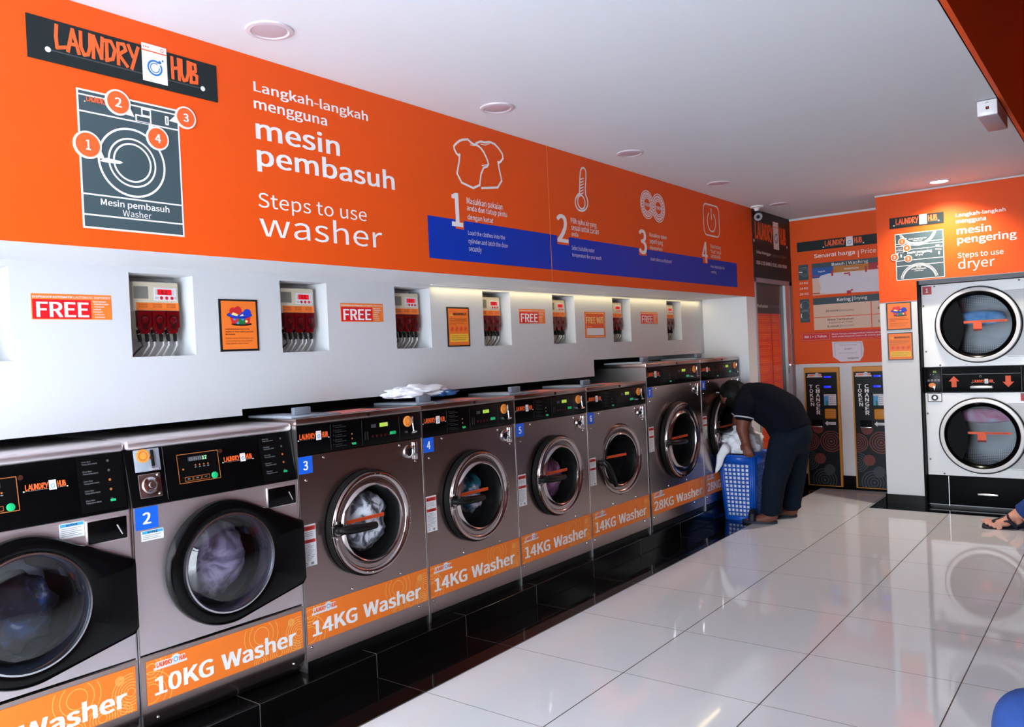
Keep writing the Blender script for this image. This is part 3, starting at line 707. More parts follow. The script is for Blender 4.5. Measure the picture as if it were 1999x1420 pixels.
s = thing('wifi_sign', 'orange FREE Wifi sign with blank white box between the fifth and sixth dispensers', 'sign', SURF.p(a[0], b[1], 0)); P = at_plane(SURF, a[0], b[1])
MB().slab(P, 0, 0, w, h, 0, .0015, 'caution').build('backing', s)
mb = MB(); mb.line(P, [(.05*w, .05*h), (.95*w, .05*h), (.95*w, .95*h), (.05*w, .95*h)], .008, 'ban_ring', .002, True); mb.rect(P, .08*w, .1*h, .92*w, .37*h, 'white_label', .002); mb.build('white_box', s)
mb = MB(); mb.text(P, 'FREE Wifi', .07*w, .56*h, .9*w, .82*h, 'cream', .02, .002); mb.text(P, 'Password', .09*w, .41*h, .33*w, .45*h, 'cream', .01, .002); mb.build('lettering', s)

# ------------------------------------------------------------------ detergent dispensers in the recesses
def make_dispenser(y, label):
    d = thing('detergent_dispenser', label, 'dispenser', (XW-ND, y, 1.56), group='detergent dispensers in the wall recesses')
    P = LOC; w = .19; y0 = -w/2; FN = ND-.058
    mb = MB(); mb.slab(P, y0, .07, -y0, .185, 0, FN, 'beige_plastic', .006); mb.slab(P, y0+.012, -.0, -y0, .1, 0, FN-.012, 'beige_plastic', .005); mb.slab(P, y0+.02, -.035, -y0-.01, .03, 0, FN-.03, 'beige_plastic', .005); mb.build('case', d)
    mb = MB(); mb.rect(P, y0+.004, .118, y0+.062, .166, 'grey_panel', FN+.001); mb.build('side_window', d)
    mb = MB(); mb.slab(P, y0+.085, .112, -y0-.012, .163, FN, FN+.003, 'white_label', .001); mb.rect(P, y0+.09, .134, -y0-.02, .156, 'enamel_grey', FN+.0035); mb.rect(P, y0+.099, .134, -y0-.032, .156, 'lcd_red', FN+.004)
    mb.text(P, '8.8', y0+.115, .137, y0+.14, .153, 'lcd_red_dark', .02, FN+.0045)
    for u in (.115, .137, .159): mb.disc(P, y0+u, .122, .007, 'board_red', FN+.004, 14)
    for u in (.088, .168): mb.rect(P, y0+u, .117, y0+u+.016, .127, 'enamel_grey', FN+.004)
    mb.build('display_panel', d)
    mb = MB(); mb.rect(P, y0+.012, .073, -y0-.002, .103, 'sign_orange', FN+.001)
    for k in range(3):
        for j in (0, 1): mb.text(P, 'SOFTENER' if k else 'DETERGENT', y0+.02+k*.058, .083+.009*j, y0+.058+k*.058, .089+.009*j, 'text_maroon', 0, FN+.0015)
    mb.build('label_strip', d)
    for k in range(3):
        u0 = y0+.014+k*.0585; u1 = u0+.054; mb = MB(); v0, v1 = -.012, .07; um = (u0+u1)/2
        out = [(u0, v1), (u0, v0+.02), (u0+.008, v0+.012), (um-.017, v0), (um-.009, v0-.008), (um+.009, v0-.008), (um+.017, v0), (u1-.008, v0+.012), (u1, v0+.02), (u1, v1)]
        n0, n1 = FN-.014, FN+.008; kk = len(out)
        mb.add([P.p(u, v, n) for n in (n0, n1) for u, v in out], [list(range(kk, 2*kk))]+[(i, (i+1) % kk, kk+(i+1) % kk, kk+i) for i in range(kk)], 'pump_red')
        mb.ring(P, um, .034, .014, .02, 'pump_dark', n1+.0005, 20); mb.lathe(P, um, .036, [(.012, n1), (.012, n1+.004), (.009, n1+.005)], 'pump_red', 16, cap=True); mb.disc(P, um, .008, .012, 'pump_dark', n1+.0004, 14)
        mb.build('pump_cover', d)
        for q in (-1, 1):
            u = um+q*.017; mb = MB(); mb.tube([P.p(u, -.005, FN-.02), P.p(u+q*-.001, -.02, FN-.016), P.p(u+q*-.003, -.05, FN-.01)], [.0075, .0085, .007], 'rubber', 8)
            for z in (-.017, -.045): mb.tube([P.p(u-q*.001, z, FN-.015), P.p(u-q*.002, z-.003, FN-.015)], .0092, 'satin', 8)
            mb.build('connector', d)
    mb = MB()
    for k, (u, q) in enumerate(((y0+.028, -.02), (y0+.062, -.016), (y0+.085, -.008), (y0+.122, -.014), (y0+.144, -.008), (y0+.178, -.004))):
        mb.tube([P.p(u, -.045, FN-.012), P.p(u+(.008 if k == 0 else 0), -.065, FN-.01), P.p(u+q*.5, -.09, FN-.03), P.p(u+q, -.11, FN-.05)], .0035, 'hose_dark' if k == 0 else 'hose_clear', 6)
    mb.build('hose', d)
    return d
ORD = ['first', 'second', 'third', 'fourth', 'fifth', 'sixth', 'seventh']
WHERE = ['above washer 2 beside the basket poster', 'above washer 3, right of the basket poster', 'left of the WARNING poster', 'right of the WARNING poster', 'left of the FREE Wifi sign', 'right of the FREE Wifi sign', 'at the far end of the wall']
DL = lambda i: 'beige dispenser with three red pumps, recess '+WHERE[i]
d0 = make_dispenser(NICHE[1]+.137, DL(0))
for i in range(1, 7):
    d = dup(d0); d.location.y = NICHE[i+1]+.137; d['label'] = DL(i)

# ------------------------------------------------------------------ washers
ROW = lambda y: -2.775+.02*(y-2.1)
RZ = -math.atan(.02)
def banner(mb, P, u0, v0, u1, v1, txt, x0, x1):
    mb.rect(P, u0, v0, u1, v1, 'ban_orange', .0012); cl = (u0, v0, u1, v1); h = v1-v0
    for j, (cu, cv, r, k) in enumerate(((u0+.1*h, v0+.25*h, .5, 3), (u0+.12*h, v1-.2*h, .3, 3), (u1-.12*h, v0+.45*h, .42, 6), (u1-.75*h, v0+.1*h, .28, 4), (u1-.3*h, v0+.1*h, .2, 3), (u1-1.25*h, v1-.3*h, .5, 3), (u1-.35*h, v1-.22*h, .1, 3), (u1-1.3*h, v0+.05*h, .2, 3), (u0+.55*h, v1-.05*h, .22, 3))):
        for i in range(k):
            r1 = r*h*(1-i/(k+.6)); mb.ring(P, cu, cv, r1-.018*h, r1, 'ban_ring', .0014+j*5e-5, 36, cl)
    a, b = txt.split(' ', 1); m = x0+(x1-x0)*.38
    mb.text(P, a, x0, v0+.18*h, m, v0+.58*h, 'vinyl_white', .035, .002); mb.text(P, b, m+.055*(x1-x0), v0+.18*h, x1, v0+.6*h, 'vinyl_white', .035, .002)
    mb.plaque(P, x0, v0+.74*h, .2*(x1-x0)+.005, .002)
def rectout(u0, v0, u1, v1, cu, cv):
    def f(c, d):
        t = 1e9
        if c > 1e-9: t = min(t, (u1-cu)/c)
        if c < -1e-9: t = min(t, (u0-cu)/c)
        if d > 1e-9: t = min(t, (v1-cv)/d)
        if d < -1e-9: t = min(t, (v0-cv)/d)
        return t
    return f
def plate(mb, P, u0, v0, u1, v1, cu, cv, r, n, m, k=64):
    "rectangle with a round hole, corners kept"
    f = rectout(u0, v0, u1, v1, cu, cv); an = [2*PI*i/k for i in range(k)]+[math.atan2(y-cv, x-cu) % (2*PI) for x in (u0, u1) for y in (v0, v1)]
    an.sort(); vs = []
    for a in an:
        c, d = math.cos(a), math.sin(a); R = f(c, d); vs += [P.p(cu+r*c, cv+r*d, n), P.p(cu+R*c, cv+R*d, n)]
    q = len(an); mb.add(vs, [(2*i, 2*i+1, (2*i+3) % (2*q), (2*i+2) % (2*q)) for i in range(q)], m)
def drum(name, cu, cv, r, root, depth=.34, m='drum_steel'):
    mb = MB(); mb.lathe(LOC, cu, cv, [(r+.01, .012), (r+.004, -.02), (r, -.06)], 'rubber', 48)
    mb.lathe(LOC, cu, cv, [(r, -.06), (r+.03, -.065), (r+.03, -depth), (.05, -depth-.01), (0, -depth-.01)], m, 48)
    for k in range(3):
        a = 2*PI*k/3+.5; c, d = math.cos(a), math.sin(a)
        mb.tube([LOC.p(cu+(r+.015)*c, cv+(r+.015)*d, -.07), LOC.p(cu+(r+.015)*c, cv+(r+.015)*d, -depth)], .03, m, 8)
    return mb.build(name, root)
def big_washer(n, y, w, h, pz, cu, cv, R, label, txt, digits, S=1., ajar=0, gap=0):
    root = thing('washing_machine', label, 'washing machine', (ROW(y), y, .105), RZ, 'large front-load washers'); P = LOC; D = .72
    lid = h-.028; v0 = .045
    mb = MB(); g = .004
    plate(mb, P, g, v0, w-g, pz-.004, cu, cv, R*.8, 0, 'steel')
    mb.slab(P, g, .0, w-g, v0-.004, -.03, -.006, 'black_plastic')                                  # toe recess
    for u in (0, w-g): mb.slab(P, u, 0, u+g, lid, -D, .0015, 'steel_side')
    mb.slab(P, g, 0, w-g, lid, -D, -D+.01, 'steel_side'); mb.slab(P, g, pz-.02, w-g, pz-.004, -.03, -.002, 'steel')
    mb.build('cabinet', root)
    mb = MB(); mb.slab(P, 0, lid, w, h, -D, .004, 'steel', .004); mb.slab(P, .002, lid-.004, w-.002, lid, -.05, .002, 'rubber'); mb.lathe(P, w*.54, h-.014, [(.008, .004), (.008, .006)], 'rubber', 12, cap=True)
    mb.build('top_lid', root)
    mb = MB(); mb.slab(P, .0, h, .13*S, h+.012, -.34, -.03, 'grey_light', .004); mb.slab(P, .025, h+.012, .11, h+.045, -.06, -.035, 'grey_plastic', .004)
    mb.slab(P, .13*S, h, .26*S, h+.006, -.3, -.02, 'grey_plastic', .002); mb.build('soap_hatch', root)
    mb = MB(); mb.add([P.p(u, h+.0015, q) for u, q in ((.2*S, -.01), (.52*S, -.03), (.52*S, -.2), (.2*S, -.2))], [(0, 1, 2, 3)], 'pink_label'); mb.build('top_sticker', root)
    # control panel
    pt = lid-.006; ph = pt-pz; V = lambda f: pz+f*ph; U = lambda f: f*w
    mb = MB(); mb.slab(P, .004, pz, w-.004, pt, -.03, .002, 'black_panel', .0015)
    for f in (.243, .485, .797): mb.line(P, [(U(f), V(.05)), (U(f), V(.95))], .0015, 'text_dim', .003)
    mb.build('control_panel', root)
    cp = root.children[-1]
    mb = MB(); mb.logo(P, U(.012), V(.52), U(.218), n=.003); mb.build('logo', cp)
    mb = MB()
    for i in range(5):
        v = V(.86-.17*i); mb.text(P, '%d' % (i+1), U(.262), v, U(.268), v+.008, 'text_dim', 0, .003)
        for j, (x, q) in enumerate(((.33, 'Close the door'), (.36, 'Tutup pintu mesin'))): mb.text(P, q, U(.275), v+.002-.008*j, U(x), v+.007-.008*j, 'text_dim', 0, .003)
        if i > 1: mb.disc(P, U(.405), v, .004, 'amber', .003, 10)
    mb.rect(P, U(.405), V(.12), U(.435), V(.2), 'btn_green', .0032)
    for i in range(6):
        for j in range(2): mb.ring(P, U(.51+.02*j), V(.3-.05*i+.2), .0025, .0035, 'text_dim', .003, 8)
    for i in range(5): mb.ring(P, U(.57+.035*i), V(.32), .004, .0055, 'text_maroon', .003, 10)
    mb.build('instructions', cp)
    mb = MB(); mb.rect(P, U(.56), V(.64), U(.6), V(.77), 'lcd_off', .003); mb.rect(P, U(.63), V(.64), U(.7), V(.79), 'lcd_green', .003); mb.text(P, digits, U(.667), V(.66), U(.693), V(.77), 'cream', .02, .0035); mb.build('display', cp)
    mb = MB(); mb.slab(P, U(.715), V(.3), U(.765), V(.42), .002, .006, 'btn_green', .002); mb.build('start_button', cp)
    mb = MB(); mb.lathe(P, U(.872), V(.72), [(.026, .002), (.026, .006), (.024, .007)], 'token_orange', 28, cap=True); mb.ring(P, U(.872), V(.72), .015, .017, 'amber', .0075, 20)
    mb.slab(P, U(.905), V(.62), U(.917), V(.9), .002, .012, 'satin', .002); mb.tube([P.p(U(.91), V(.62), .01), P.p(U(.915), V(.3), .012)], .003, 'chrome', 6); mb.tube([P.p(U(.89), V(.27), .013), P.p(U(.935), V(.29), .013)], .006, 'chrome', 8); mb.build('token_slot', cp)
    # coin lock
    mb = MB(); c = (U(.867), pz-.057); mb.rect(P, c[0]-.04, c[1]-.045, c[0]+.04, c[1]+.04, 'steel', .001); mb.lathe(P, c[0], c[1], [(.032, .002), (.03, .012), (.022, .014), (.016, .006), (.0, .006)], 'chrome', 28); mb.lathe(P, c[0]+.004, c[1], [(.012, .006), (.012, .012)], 'rubber', 14, cap=True)
    mb.slab(P, c[0]+.033, c[1]-.042, c[0]+.052, c[1]+.042, .0, .014, 'chrome', .003)
    mb.build('coin_box_lock', root)
    mb = MB()
    for u, v in ((.137, pz-.02), (.04, pz-.106), (U(.795), pz-.022), (U(.93), pz-.108), (.55, .288), (.26, .288), (.66, .1), (.03, .1)):
        mb.lathe(P, u*1., v, [(.006, 0), (.005, .003), (.002, .004)], 'chrome', 10, cap=True)
    mb.build('screw', root)
    # labels
    mb = MB(); mb.rect(P, .004, pz-.078, .076, pz-.006, 'num_blue', .0012); mb.text(P, n, .028, pz-.062, .053, pz-.024, 'vinyl_white', .03, .002); b = mb.build('number_label', root); b['label'] = 'blue sticker with white numeral '+n
    sv = .44+.12*(h-1.062)/.12; mb = MB(); mb.rect(P, .004, sv, .076, sv+.175, 'white_label', .0012); mb.rect(P, .007, sv+.15, .073, sv+.168, 'red_label', .0016); mb.rect(P, .007, sv+.098, .073, sv+.112, 'red_label', .0016)
    mb.text(P, 'WARNING', .024, sv+.154, .06, sv+.164, 'text_maroon', .02, .002); mb.text(P, 'WARNING', .024, sv+.1, .06, sv+.109, 'text_maroon', .02, .002); mb.poly(P, [(.01, sv+.153), (.02, sv+.153), (.015, sv+.165)], 'text_black', .002)
    for i in range(11): mb.line(P, [(.01, sv+.09-.0065*i), (.045+.025*((i*37) % 10)/10, sv+.09-.0065*i)], .0018, 'text_grey', .0016)
    for i in range(3): mb.line(P, [(.01, sv+.142-.0075*i), (.06, sv+.142-.0075*i)], .002, 'text_grey', .0016)
    mb.ring(P, .02, sv+.012, .004, .006, 'text_black', .0016, 12); mb.rect(P, .045, sv+.006, .06, sv+.016, 'text_grey', .0016); mb.build('warning_label', root)
    mb = MB(); banner(mb, P, .008, .115, w-.006, .272, txt, .035, w-.055); b = mb.build('banner', root); b['label'] = 'orange banner reading '+txt
    # drum and door
    drum('drum', cu, cv, R*.72, root)
    q = R/.235; hu, hn = cu+R+.01, .0
    A = Pl((0, cu-hu, cv), (0, 1, 0), (0, 0, 1))
    dr = MB(); dr.lathe(A, 0, 0, [(R, .006), (R, .03), (R-.006, .034), (R-.012, .028)], 'rubber', 72)
    dr.lathe(A, 0, 0, [(R-.01, .026), (R-.008, .042), (R-.012, .05), (R-.02, .053), (R-.03, .05), (R*.84, .04), (R*.77, .04), (R*.735, .05), (R*.715, .053), (R*.695, .05), (R*.685, .042)], 'door_steel', 72)
    dr.lathe(A, 0, 0, [(R*.685, .042), (R*.67, .03), (R*.665, .0), (R*.655, -.06)], 'rubber', 72)
    for s in (-.3, -.12, .12, .3): dr.lathe(A, R*.93*math.cos(s*.6), s*R*.55, [(.006, .035), (.0055, .052), (.002, .054)], 'chrome', 10, cap=True)
    for a in (1.35, 1.5, 4.45, 4.6, 2.95, 3.3): dr.lathe(A, math.cos(a)*(R-.02), math.sin(a)*(R-.02), [(.004, .05), (.003, .055)], 'chrome', 8, cap=True)
    door = dr.build('door', root); door.location = (0, hu, 0); door.rotation_euler = (0, 0, ajar)
    mb = MB(); mb.lathe(A, 0, 0, [(R*.66, .022), (R*.5, .03), (R*.25, .035), (.001, .036)], 'window_glass', 48); mb.build('door_glass', door)
    hl = MB(); hb = -R+.022; ang = -.06 if not ajar else -1.0
    d = Vector((math.cos(ang), math.sin(ang))); o = Vector((-d.y, d.x)); p0 = Vector((hb, .008))
    hl.slab(A, hb-.02, -.022, hb+.03, .03, .045, .056, 'black_plastic', .004)
    hl.tube([A.p(hb+.004, .004, .05), A.p(hb+.008, .004, .085)], .016, 'black_plastic', 12)
    ln = .2*q
    hl.tube([A.p(*(p0+d*t*ln), z) for t, z in ((-.02, .075), (.08, .088), (.3, .092), (.7, .088), (.96, .08), (1, .078))], [.012, .019, .02, .018, .016, .008], 'black_plastic', 10)
    hl.ring(A, hb+.004, .004, .016, .022, 'chrome', .058, 14)
    for u, v in ((-.018, .024), (-.018, -.02), (.0, .034), (.0, -.03)): hl.lathe(A, hb+u, v, [(.004, .045), (.004, .06)], 'chrome', 8, cap=True)
    hl.build('handle', door)
    mb = MB(); mb.slab(A, -R*.66, .018, R*.28, .034, .0375, .0385, 'caution', mtx if False else 0); mb.text(A, 'DO NOT OPEN DOOR UNTIL CYCLE ENDS', -R*.6, .022, R*.25, .03, 'text_maroon', 0, .039)
    b = mb.build('caution_label', door); b['label'] = 'narrow orange caution strip across the glass'
    return root
def small_washer(n, y, label, digits, txt='10KG Washer'):
    w, h = .697, 1.048; root = thing('washing_machine', label, 'washing machine', (ROW(y), y, .105), RZ, 'small black-door washers'); P = LOC; D = .7
    cu, cv, r, R = .345, .553, .183, .235; sz = .288; pz = .812
    mb = MB(); g = .006
    plate(mb, P, g, sz+.006, w-g, pz, cu, cv, r+.015, 0, 'steel_light')
    for u in (0, w-g): mb.slab(P, u, .02, u+g, pz+.0, -D, -.001, 'steel_side', .001)
    for u in (.002, w-.012): mb.add([P.p(u+a, v, q) for a in (0, .01) for v, q in ((pz, .0), (h-.03, -.045), (h-.03, -D), (pz, -D))], [(0, 1, 2, 3), (7, 6, 5, 4), (0, 4, 5, 1)], 'steel_side')
    mb.slab(P, 0, .02, w, h-.03, -D, -D+.01, 'steel_side'); mb.build('cabinet', root)
    # kick panel, rolled under at the foot
    mb = MB(); pr = [(sz, -.004), (sz-.004, .0), (.09, .0), (.06, -.003), (.035, -.014), (.015, -.032), (.004, -.05), (0, -.06)]
    mb.add([P.p(u, v, q) for u in (g*.5, w-g*.5) for v, q in pr], [(i, i+1, len(pr)+i+1, len(pr)+i) for i in range(len(pr)-1)], 'steel', True)
    for u in (.06, w-.06): mb.lathe(P, u, .06, [(.006, -.004), (.004, .001)], 'chrome', 8, cap=True)
    mb.build('kick_panel', root)
    mb = MB(); mb.slab(P, 0, h-.036, w, h, -D, -.02, 'steel_light', .014, 4); mb.build('top_lid', root)
    # sloped control panel
    tl = Vector((-.035, 0, .218)).normalized(); S = Pl((.004, 0, pz+.002), (0, 1, 0), tl); ph = .212; k = ph/.2
    V = lambda v: (v-pz)*1.02
    mb = MB(); mb.slab(S, .004, 0, w-.004, ph, -.03, 0, 'black_panel', .003); mb.rect(S, .535, .01, w-.012, ph-.01, 'black_panel2', .001)
    mb.build('control_panel', root); cp = root.children[-1]
    mb = MB(); mb.slab(S, .028, .12, .122, ph-.012, -.001, .004, 'grey_light', .003); mb.lathe(S, .06, V(.985), [(.024, .004), (.024, .006)], 'token_orange', 28, cap=True); mb.ring(S, .06, V(.985), .014, .0165, 'amber', .0065, 20)
    mb.slab(S, .087, V(.945), .097, V(1.003), .004, .012, 'rubber', .002); mb.lathe(S, .085, V(.975), [(.007, .004), (.006, .014)], 'chrome', 12, cap=True); mb.tube([S.p(.085, V(.936), .008), S.p(.108, V(.937), .008)], .006, 'chrome', 8); mb.build('token_slot', cp)
    mb = MB(); mb.slab(S, .034, .026, .115, .112, -.001, .006, 'steel', .003); mb.lathe(S, .073, V(.881), [(.03, .006), (.028, .016), (.02, .018), (.016, .01), (.0, .01)], 'chrome', 28); mb.lathe(S, .077, V(.881), [(.011, .01), (.01, .017)], 'satin', 16, cap=True)
    for a, b in ((.105, .103), (.105, .036)): mb.lathe(S, a, b, [(.006, .006), (.003, .01)], 'chrome', 10, cap=True)
    mb.line(S, [(.135, .01), (.135, ph-.008)], .002, 'text_dim', .001); mb.build('coin_box_lock', cp)
    mb = MB(); mb.rect(S, .185, V(.867), .352, V(.973), 'black_panel2', .0008); mb.line(S, [(.186, V(.868)), (.351, V(.868)), (.351, V(.972)), (.186, V(.972))], .0025, 'amber', .0015, True)
    mb.rect(S, .228, V(.944), .305, V(.96), 'lcd_off', .0015); mb.text(S, '888', .232, V(.946), .282, V(.958), 'text_grey', .01, .002); mb.text(S, digits, .285, V(.946), .303, V(.958), 'led_digit', .03, .002)
    for u in (.255, .272, .289, .306): mb.disc(S, u, V(.928), .0035, 'amber', .0015, 8); mb.rect(S, u-.004, V(.919), u+.004, V(.922), 'text_grey', .0015)
    mb.disc(S, .205, V(.918), .004, 'amber', .0015, 8)
    for i in range(3): mb.line(S, [(.208+.034*i, V(.874)), (.238+.034*i, V(.874)), (.238+.034*i, V(.888)), (.208+.034*i, V(.888))], .0015, 'amber', .0015, True); mb.rect(S, .218+.034*i, V(.88), .228+.034*i, V(.883), 'text_grey', .0015)
    mb.build('display', cp)
    mb = MB(); mb.lathe(S, .327, V(.881), [(.013, .0015), (.012, .005), (.009, .006)], 'btn_green', 20, cap=True); mb.build('start_button', cp)
    mb = MB(); mb.lathe(S, .363, V(.967), [(.009, 0), (.008, .004), (.004, .004)], 'chrome', 16, cap=True); mb.build('key_lock', cp)
    mb = MB(); mb.logo(S, .368, V(.921), .132, n=.0018, line='text_grey'); mb.build('logo', cp)
    mb = MB()
    for i in range(5):
        v = V(.985-.032*i)
        for j, (x, q) in enumerate(((.03, 'Close door'), (.05, 'Tutup pintu mesin'))): mb.text(S, q, .552, v+.002-.008*j, .552+x, v+.007-.008*j, 'text_grey', 0, .0015)
        mb.disc(S, .638, v, .0045, 'amber' if i in (2, 3) else 'text_dim', .0015, 12)
    mb.rect(S, .632, V(.848), .65, V(.856), 'btn_green', .002); mb.build('instructions', cp)
    mb = MB(); mb.slab(P, .545, .715, .683, .798, -.002, .006, 'steel_light', .004); mb.slab(P, .549, .719, .679, .794, .004, .008, 'black_gloss', .003); mb.tube([P.p(.645, .77, .009), P.p(.662, .735, .009)], .003, 'satin', 6); mb.build('soap_drawer', root)
    if n: mb = MB(); mb.rect(P, .012, .732, .095, .81, 'num_blue', .0012); mb.text(P, n, .038, .751, .068, .791, 'vinyl_white', .03, .002); b = mb.build('number_label', root); b['label'] = 'blue sticker with white numeral '+n
    mb = MB(); a, b, c2, d2 = (.03, .69, .112, .727) if n == '2' else (.462, .753, .541, .803)
    mb.rect(P, a, b, c2, d2, 'white_label', .0012); mb.rect(P, a+.003, d2-.012, c2-.003, d2-.002, 'sky_blue', .0016); mb.text(P, 'NOTICE', (a+c2)/2-.018, d2-.0105, (a+c2)/2+.018, d2-.004, 'text_black', .03, .002)
    for i in range(int((d2-b-.016)/.006)): mb.line(P, [(a+.006, d2-.018-.006*i), (c2-.01-.012*(i % 2), d2-.018-.006*i)], .0016, 'text_grey', .0016)
    mb.build('notice_label', root)
    mb = MB(); banner(mb, P, .022, .112, w-.012, .268, txt, .05, w-.045); b = mb.build('banner', root); b['label'] = 'orange banner reading '+txt
    drum('drum', cu, cv, r-.01, root, .36)
    # teardrop door
    hull = [(w-.004, .645), (w-.004, .392)]
    def outl(c, d):
        R_ = R
        # tangent hull of the circle and the two hinge points
        best = R
        pts = [(cu+R*math.cos(t*PI/60), cv+R*math.sin(t*PI/60)) for t in range(120)]+hull
        import_h = convex(pts); n_ = len(import_h)
        for i in range(n_):
            (ax, ay), (bx, by) = import_h[i], import_h[(i+1) % n_]; ax -= cu; bx -= cu; ay -= cv; by -= cv
            den = c*(by-ay)-d*(bx-ax)
            if abs(den) < 1e-12: continue
            t = (ax*(by-ay)-ay*(bx-ax))/den; s = (c*-ay+d*ax)/den*-1
            s = ((ax*d-ay*c))/(c*(by-ay)-d*(bx-ax))
            if t > 0 and -1e-6 <= s <= 1+1e-6: best = max(best, t)
        return best
    N = 96; tab = [outl(math.cos(2*PI*i/N), math.sin(2*PI*i/N)) for i in range(N)]
    mb = MB(); rows = []
    for off, nn in ((0, .002), (0, .03), (-.006, .042), (-.02, .048)): rows.append([P.p(cu+(tab[i]+off)*math.cos(2*PI*i/N), cv+(tab[i]+off)*math.sin(2*PI*i/N), nn) for i in range(N)])
    for rr, nn in ((r+.014, .05), (r+.006, .047)): rows.append([P.p(cu+rr*math.cos(2*PI*i/N), cv+rr*math.sin(2*PI*i/N), nn) for i in range(N)])
    mb.add([q for row in rows for q in row], [(j*N+i, j*N+(i+1) % N, (j+1)*N+(i+1) % N, (j+1)*N+i) for j in range(len(rows)-1) for i in range(N)], 'black_gloss', True)
    mb.lathe(P, cu, cv, [(r+.006, .047), (r+.004, .056), (r-.002, .057), (r-.005, .05), (r-.012, .03), (r-.014, -.02)], 'satin', 72)
    door = mb.build('door', root)
    mb = MB(); mb.lathe(P, cu, cv, [(r-.004, .054), (r-.02, .07), (r*.75, .088), (r*.45, .1), (r*.2, .106), (.001, .107)], 'bowl_glass', 64); mb.build('door_glass', door)
    return root
def convex(pts):
    pts = sorted(set(pts)); out = []
    for seq in (pts, pts[::-1]):
        h = []
        for p in seq:
            while len(h) > 1 and (h[-1][0]-h[-2][0])*(p[1]-h[-2][1])-(h[-1][1]-h[-2][1])*(p[0]-h[-2][0]) <= 0: h.pop()
            h.append(p)
        out += h[:-1]
    return out
Y1, Y2, Y3 = 1.409-.700, 1.409, 2.108
W14 = .7275
small_washer('', Y1, 'nearest black-door washer cut by the left edge, display showing 15', '15')
small_washer('2', Y2, 'black-door washer with blue numeral 2 and 10KG banner', '17')
pos = [(y, w) for y, w in ((2.108, .729), (2.839, .722), (3.563, .720), (4.285, .738))]
dig = ['20', '25', '26', '25']
what = ['steel washer numbered 3 full of white suds, 14KG banner', 'steel washer numbered 4 with teal and white clothes inside, 14KG banner', 'steel washer numbered 5 with purple clothes inside, 14KG banner', 'steel washer numbered 6 with its round door ajar, 14KG banner']
for i, (y, w) in enumerate(pos):
    big_washer(str(i+3), y, w, 1.062, .907, .362, .567, .236, what[i], '14KG Washer', dig[i], ajar=(-.12 if i == 3 else 0))
big_washer('7', 5.045, .852, 1.182, 1.02, .44, .603, .283, 'tall steel washer numbered 7 beside the bending man, 28KG banner', '28KG Washer', '30', 1.15)
big_washer('8', 5.9, .738, 1.182, 1.02, .40, .603, .283, 'tall steel washer numbered 8, last in the row behind the laundry basket', '28KG Washer', '30', 1.15, ajar=-.0)
# laundry inside
def load(name, y, cu, cv, r, m, label, seed, dx=-.1, sy=1., sz=1., oz=0., th=.11):
    o = heap(name, (-th, -r*sy, -r*sz), (th, r*sy, r*sz), m, seed, .2, 2.4, 4, False)
    o.location = (ROW(y)+dx, y+cu+.0, .105+cv+oz); return tag(o, label, 'laundry')
load('laundry_load', Y1, .345, .553, .16, 'wash_dark', 'dark wet clothes tumbling in the nearest washer', 1, -.14, sz=.9, oz=-.03)
load('laundry_load', Y2, .345, .553, .16, 'wash_lilac', 'lilac grey clothes spinning in washer 2', 2, -.1)
load('laundry_load', pos[0][0], .372, .567, .152, 'wash_foam', 'sudsy white and grey clothes in washer 3', 3, -.075, oz=-.0)
load('laundry_load', pos[1][0], .41, .57, .13, 'wash_teal', 'teal and pink clothes in washer 4', 4, -.11, sy=.7)
load('laundry_load', pos[2][0], .34, .55, .15, 'wash_purple', 'purple clothes pressed to the glass of washer 5', 5, -.085)
load('laundry_load', 5.045, .46, .52, .12, 'wash_dark', 'dark clothes low in the drum of washer 7', 6, -.22, sy=1.1, sz=.6)
# ------------------------------------------------------------------ ceiling fittings
def downlight(x, y, label, lit=False):
    t = thing('ceiling_downlight', label, 'ceiling light', (x, y, ZC), group='' if lit else 'unlit downlights over the washers')
    P = Pl((0, 0, 0), (1, 0, 0), (0, -1, 0))
    mb = MB(); mb.lathe(P, 0, 0, [(.082, 0), (.08, .006), (.066, .008), (.06, .004)], 'lamp_rim', 40); mb.build('trim_ring', t)
    mb = MB(); mb.lathe(P, 0, 0, [(.06, .004), (.045, .006), (.001, .007)], 'lamp_on' if lit else 'lamp_off', 40); mb.build('diffuser', t)
    return t
for y, lab in ((1.763, 'unlit round ceiling downlight nearest the camera, above washers 1 and 2'), (3.032, 'unlit round ceiling downlight second from the camera'), (4.301, 'unlit round ceiling downlight third from the camera'), (5.591, 'unlit round ceiling downlight fourth from the camera'), (6.863, 'unlit round ceiling downlight farthest away, beside the security camera')):
    downlight(-2.355, y, lab)
downlight(-1.152, 6.911, 'lit round ceiling downlight in front of the dryer mural', True)
l = bpy.data.lights.new('downlight_beam', 'SPOT'); l.energy = 110; l.spot_size = 2.4; l.spot_blend = .8; l.shadow_soft_size = .05; l.color = (1, .9, .76)
o = bpy.data.objects.new('downlight_beam', l); o.location = (-1.152, 6.911, ZC-.02); C.objects.link(o)
# light strip hidden above the recess
st = thing('strip_light', 'warm light strip along the top of the white recess under the mural', 'strip light', (XW+.012, 4.9, ZF+.0))
MB().box((-.01, -1.7, -.006), (.008, 1.7, -.001), 'vinyl_white').build('channel', st)
area('strip_light_glow', (XW+.03, 4.9, ZF-.01), (0, 0, 0), .02, 3.4, 2.2, (1, .84, .42))
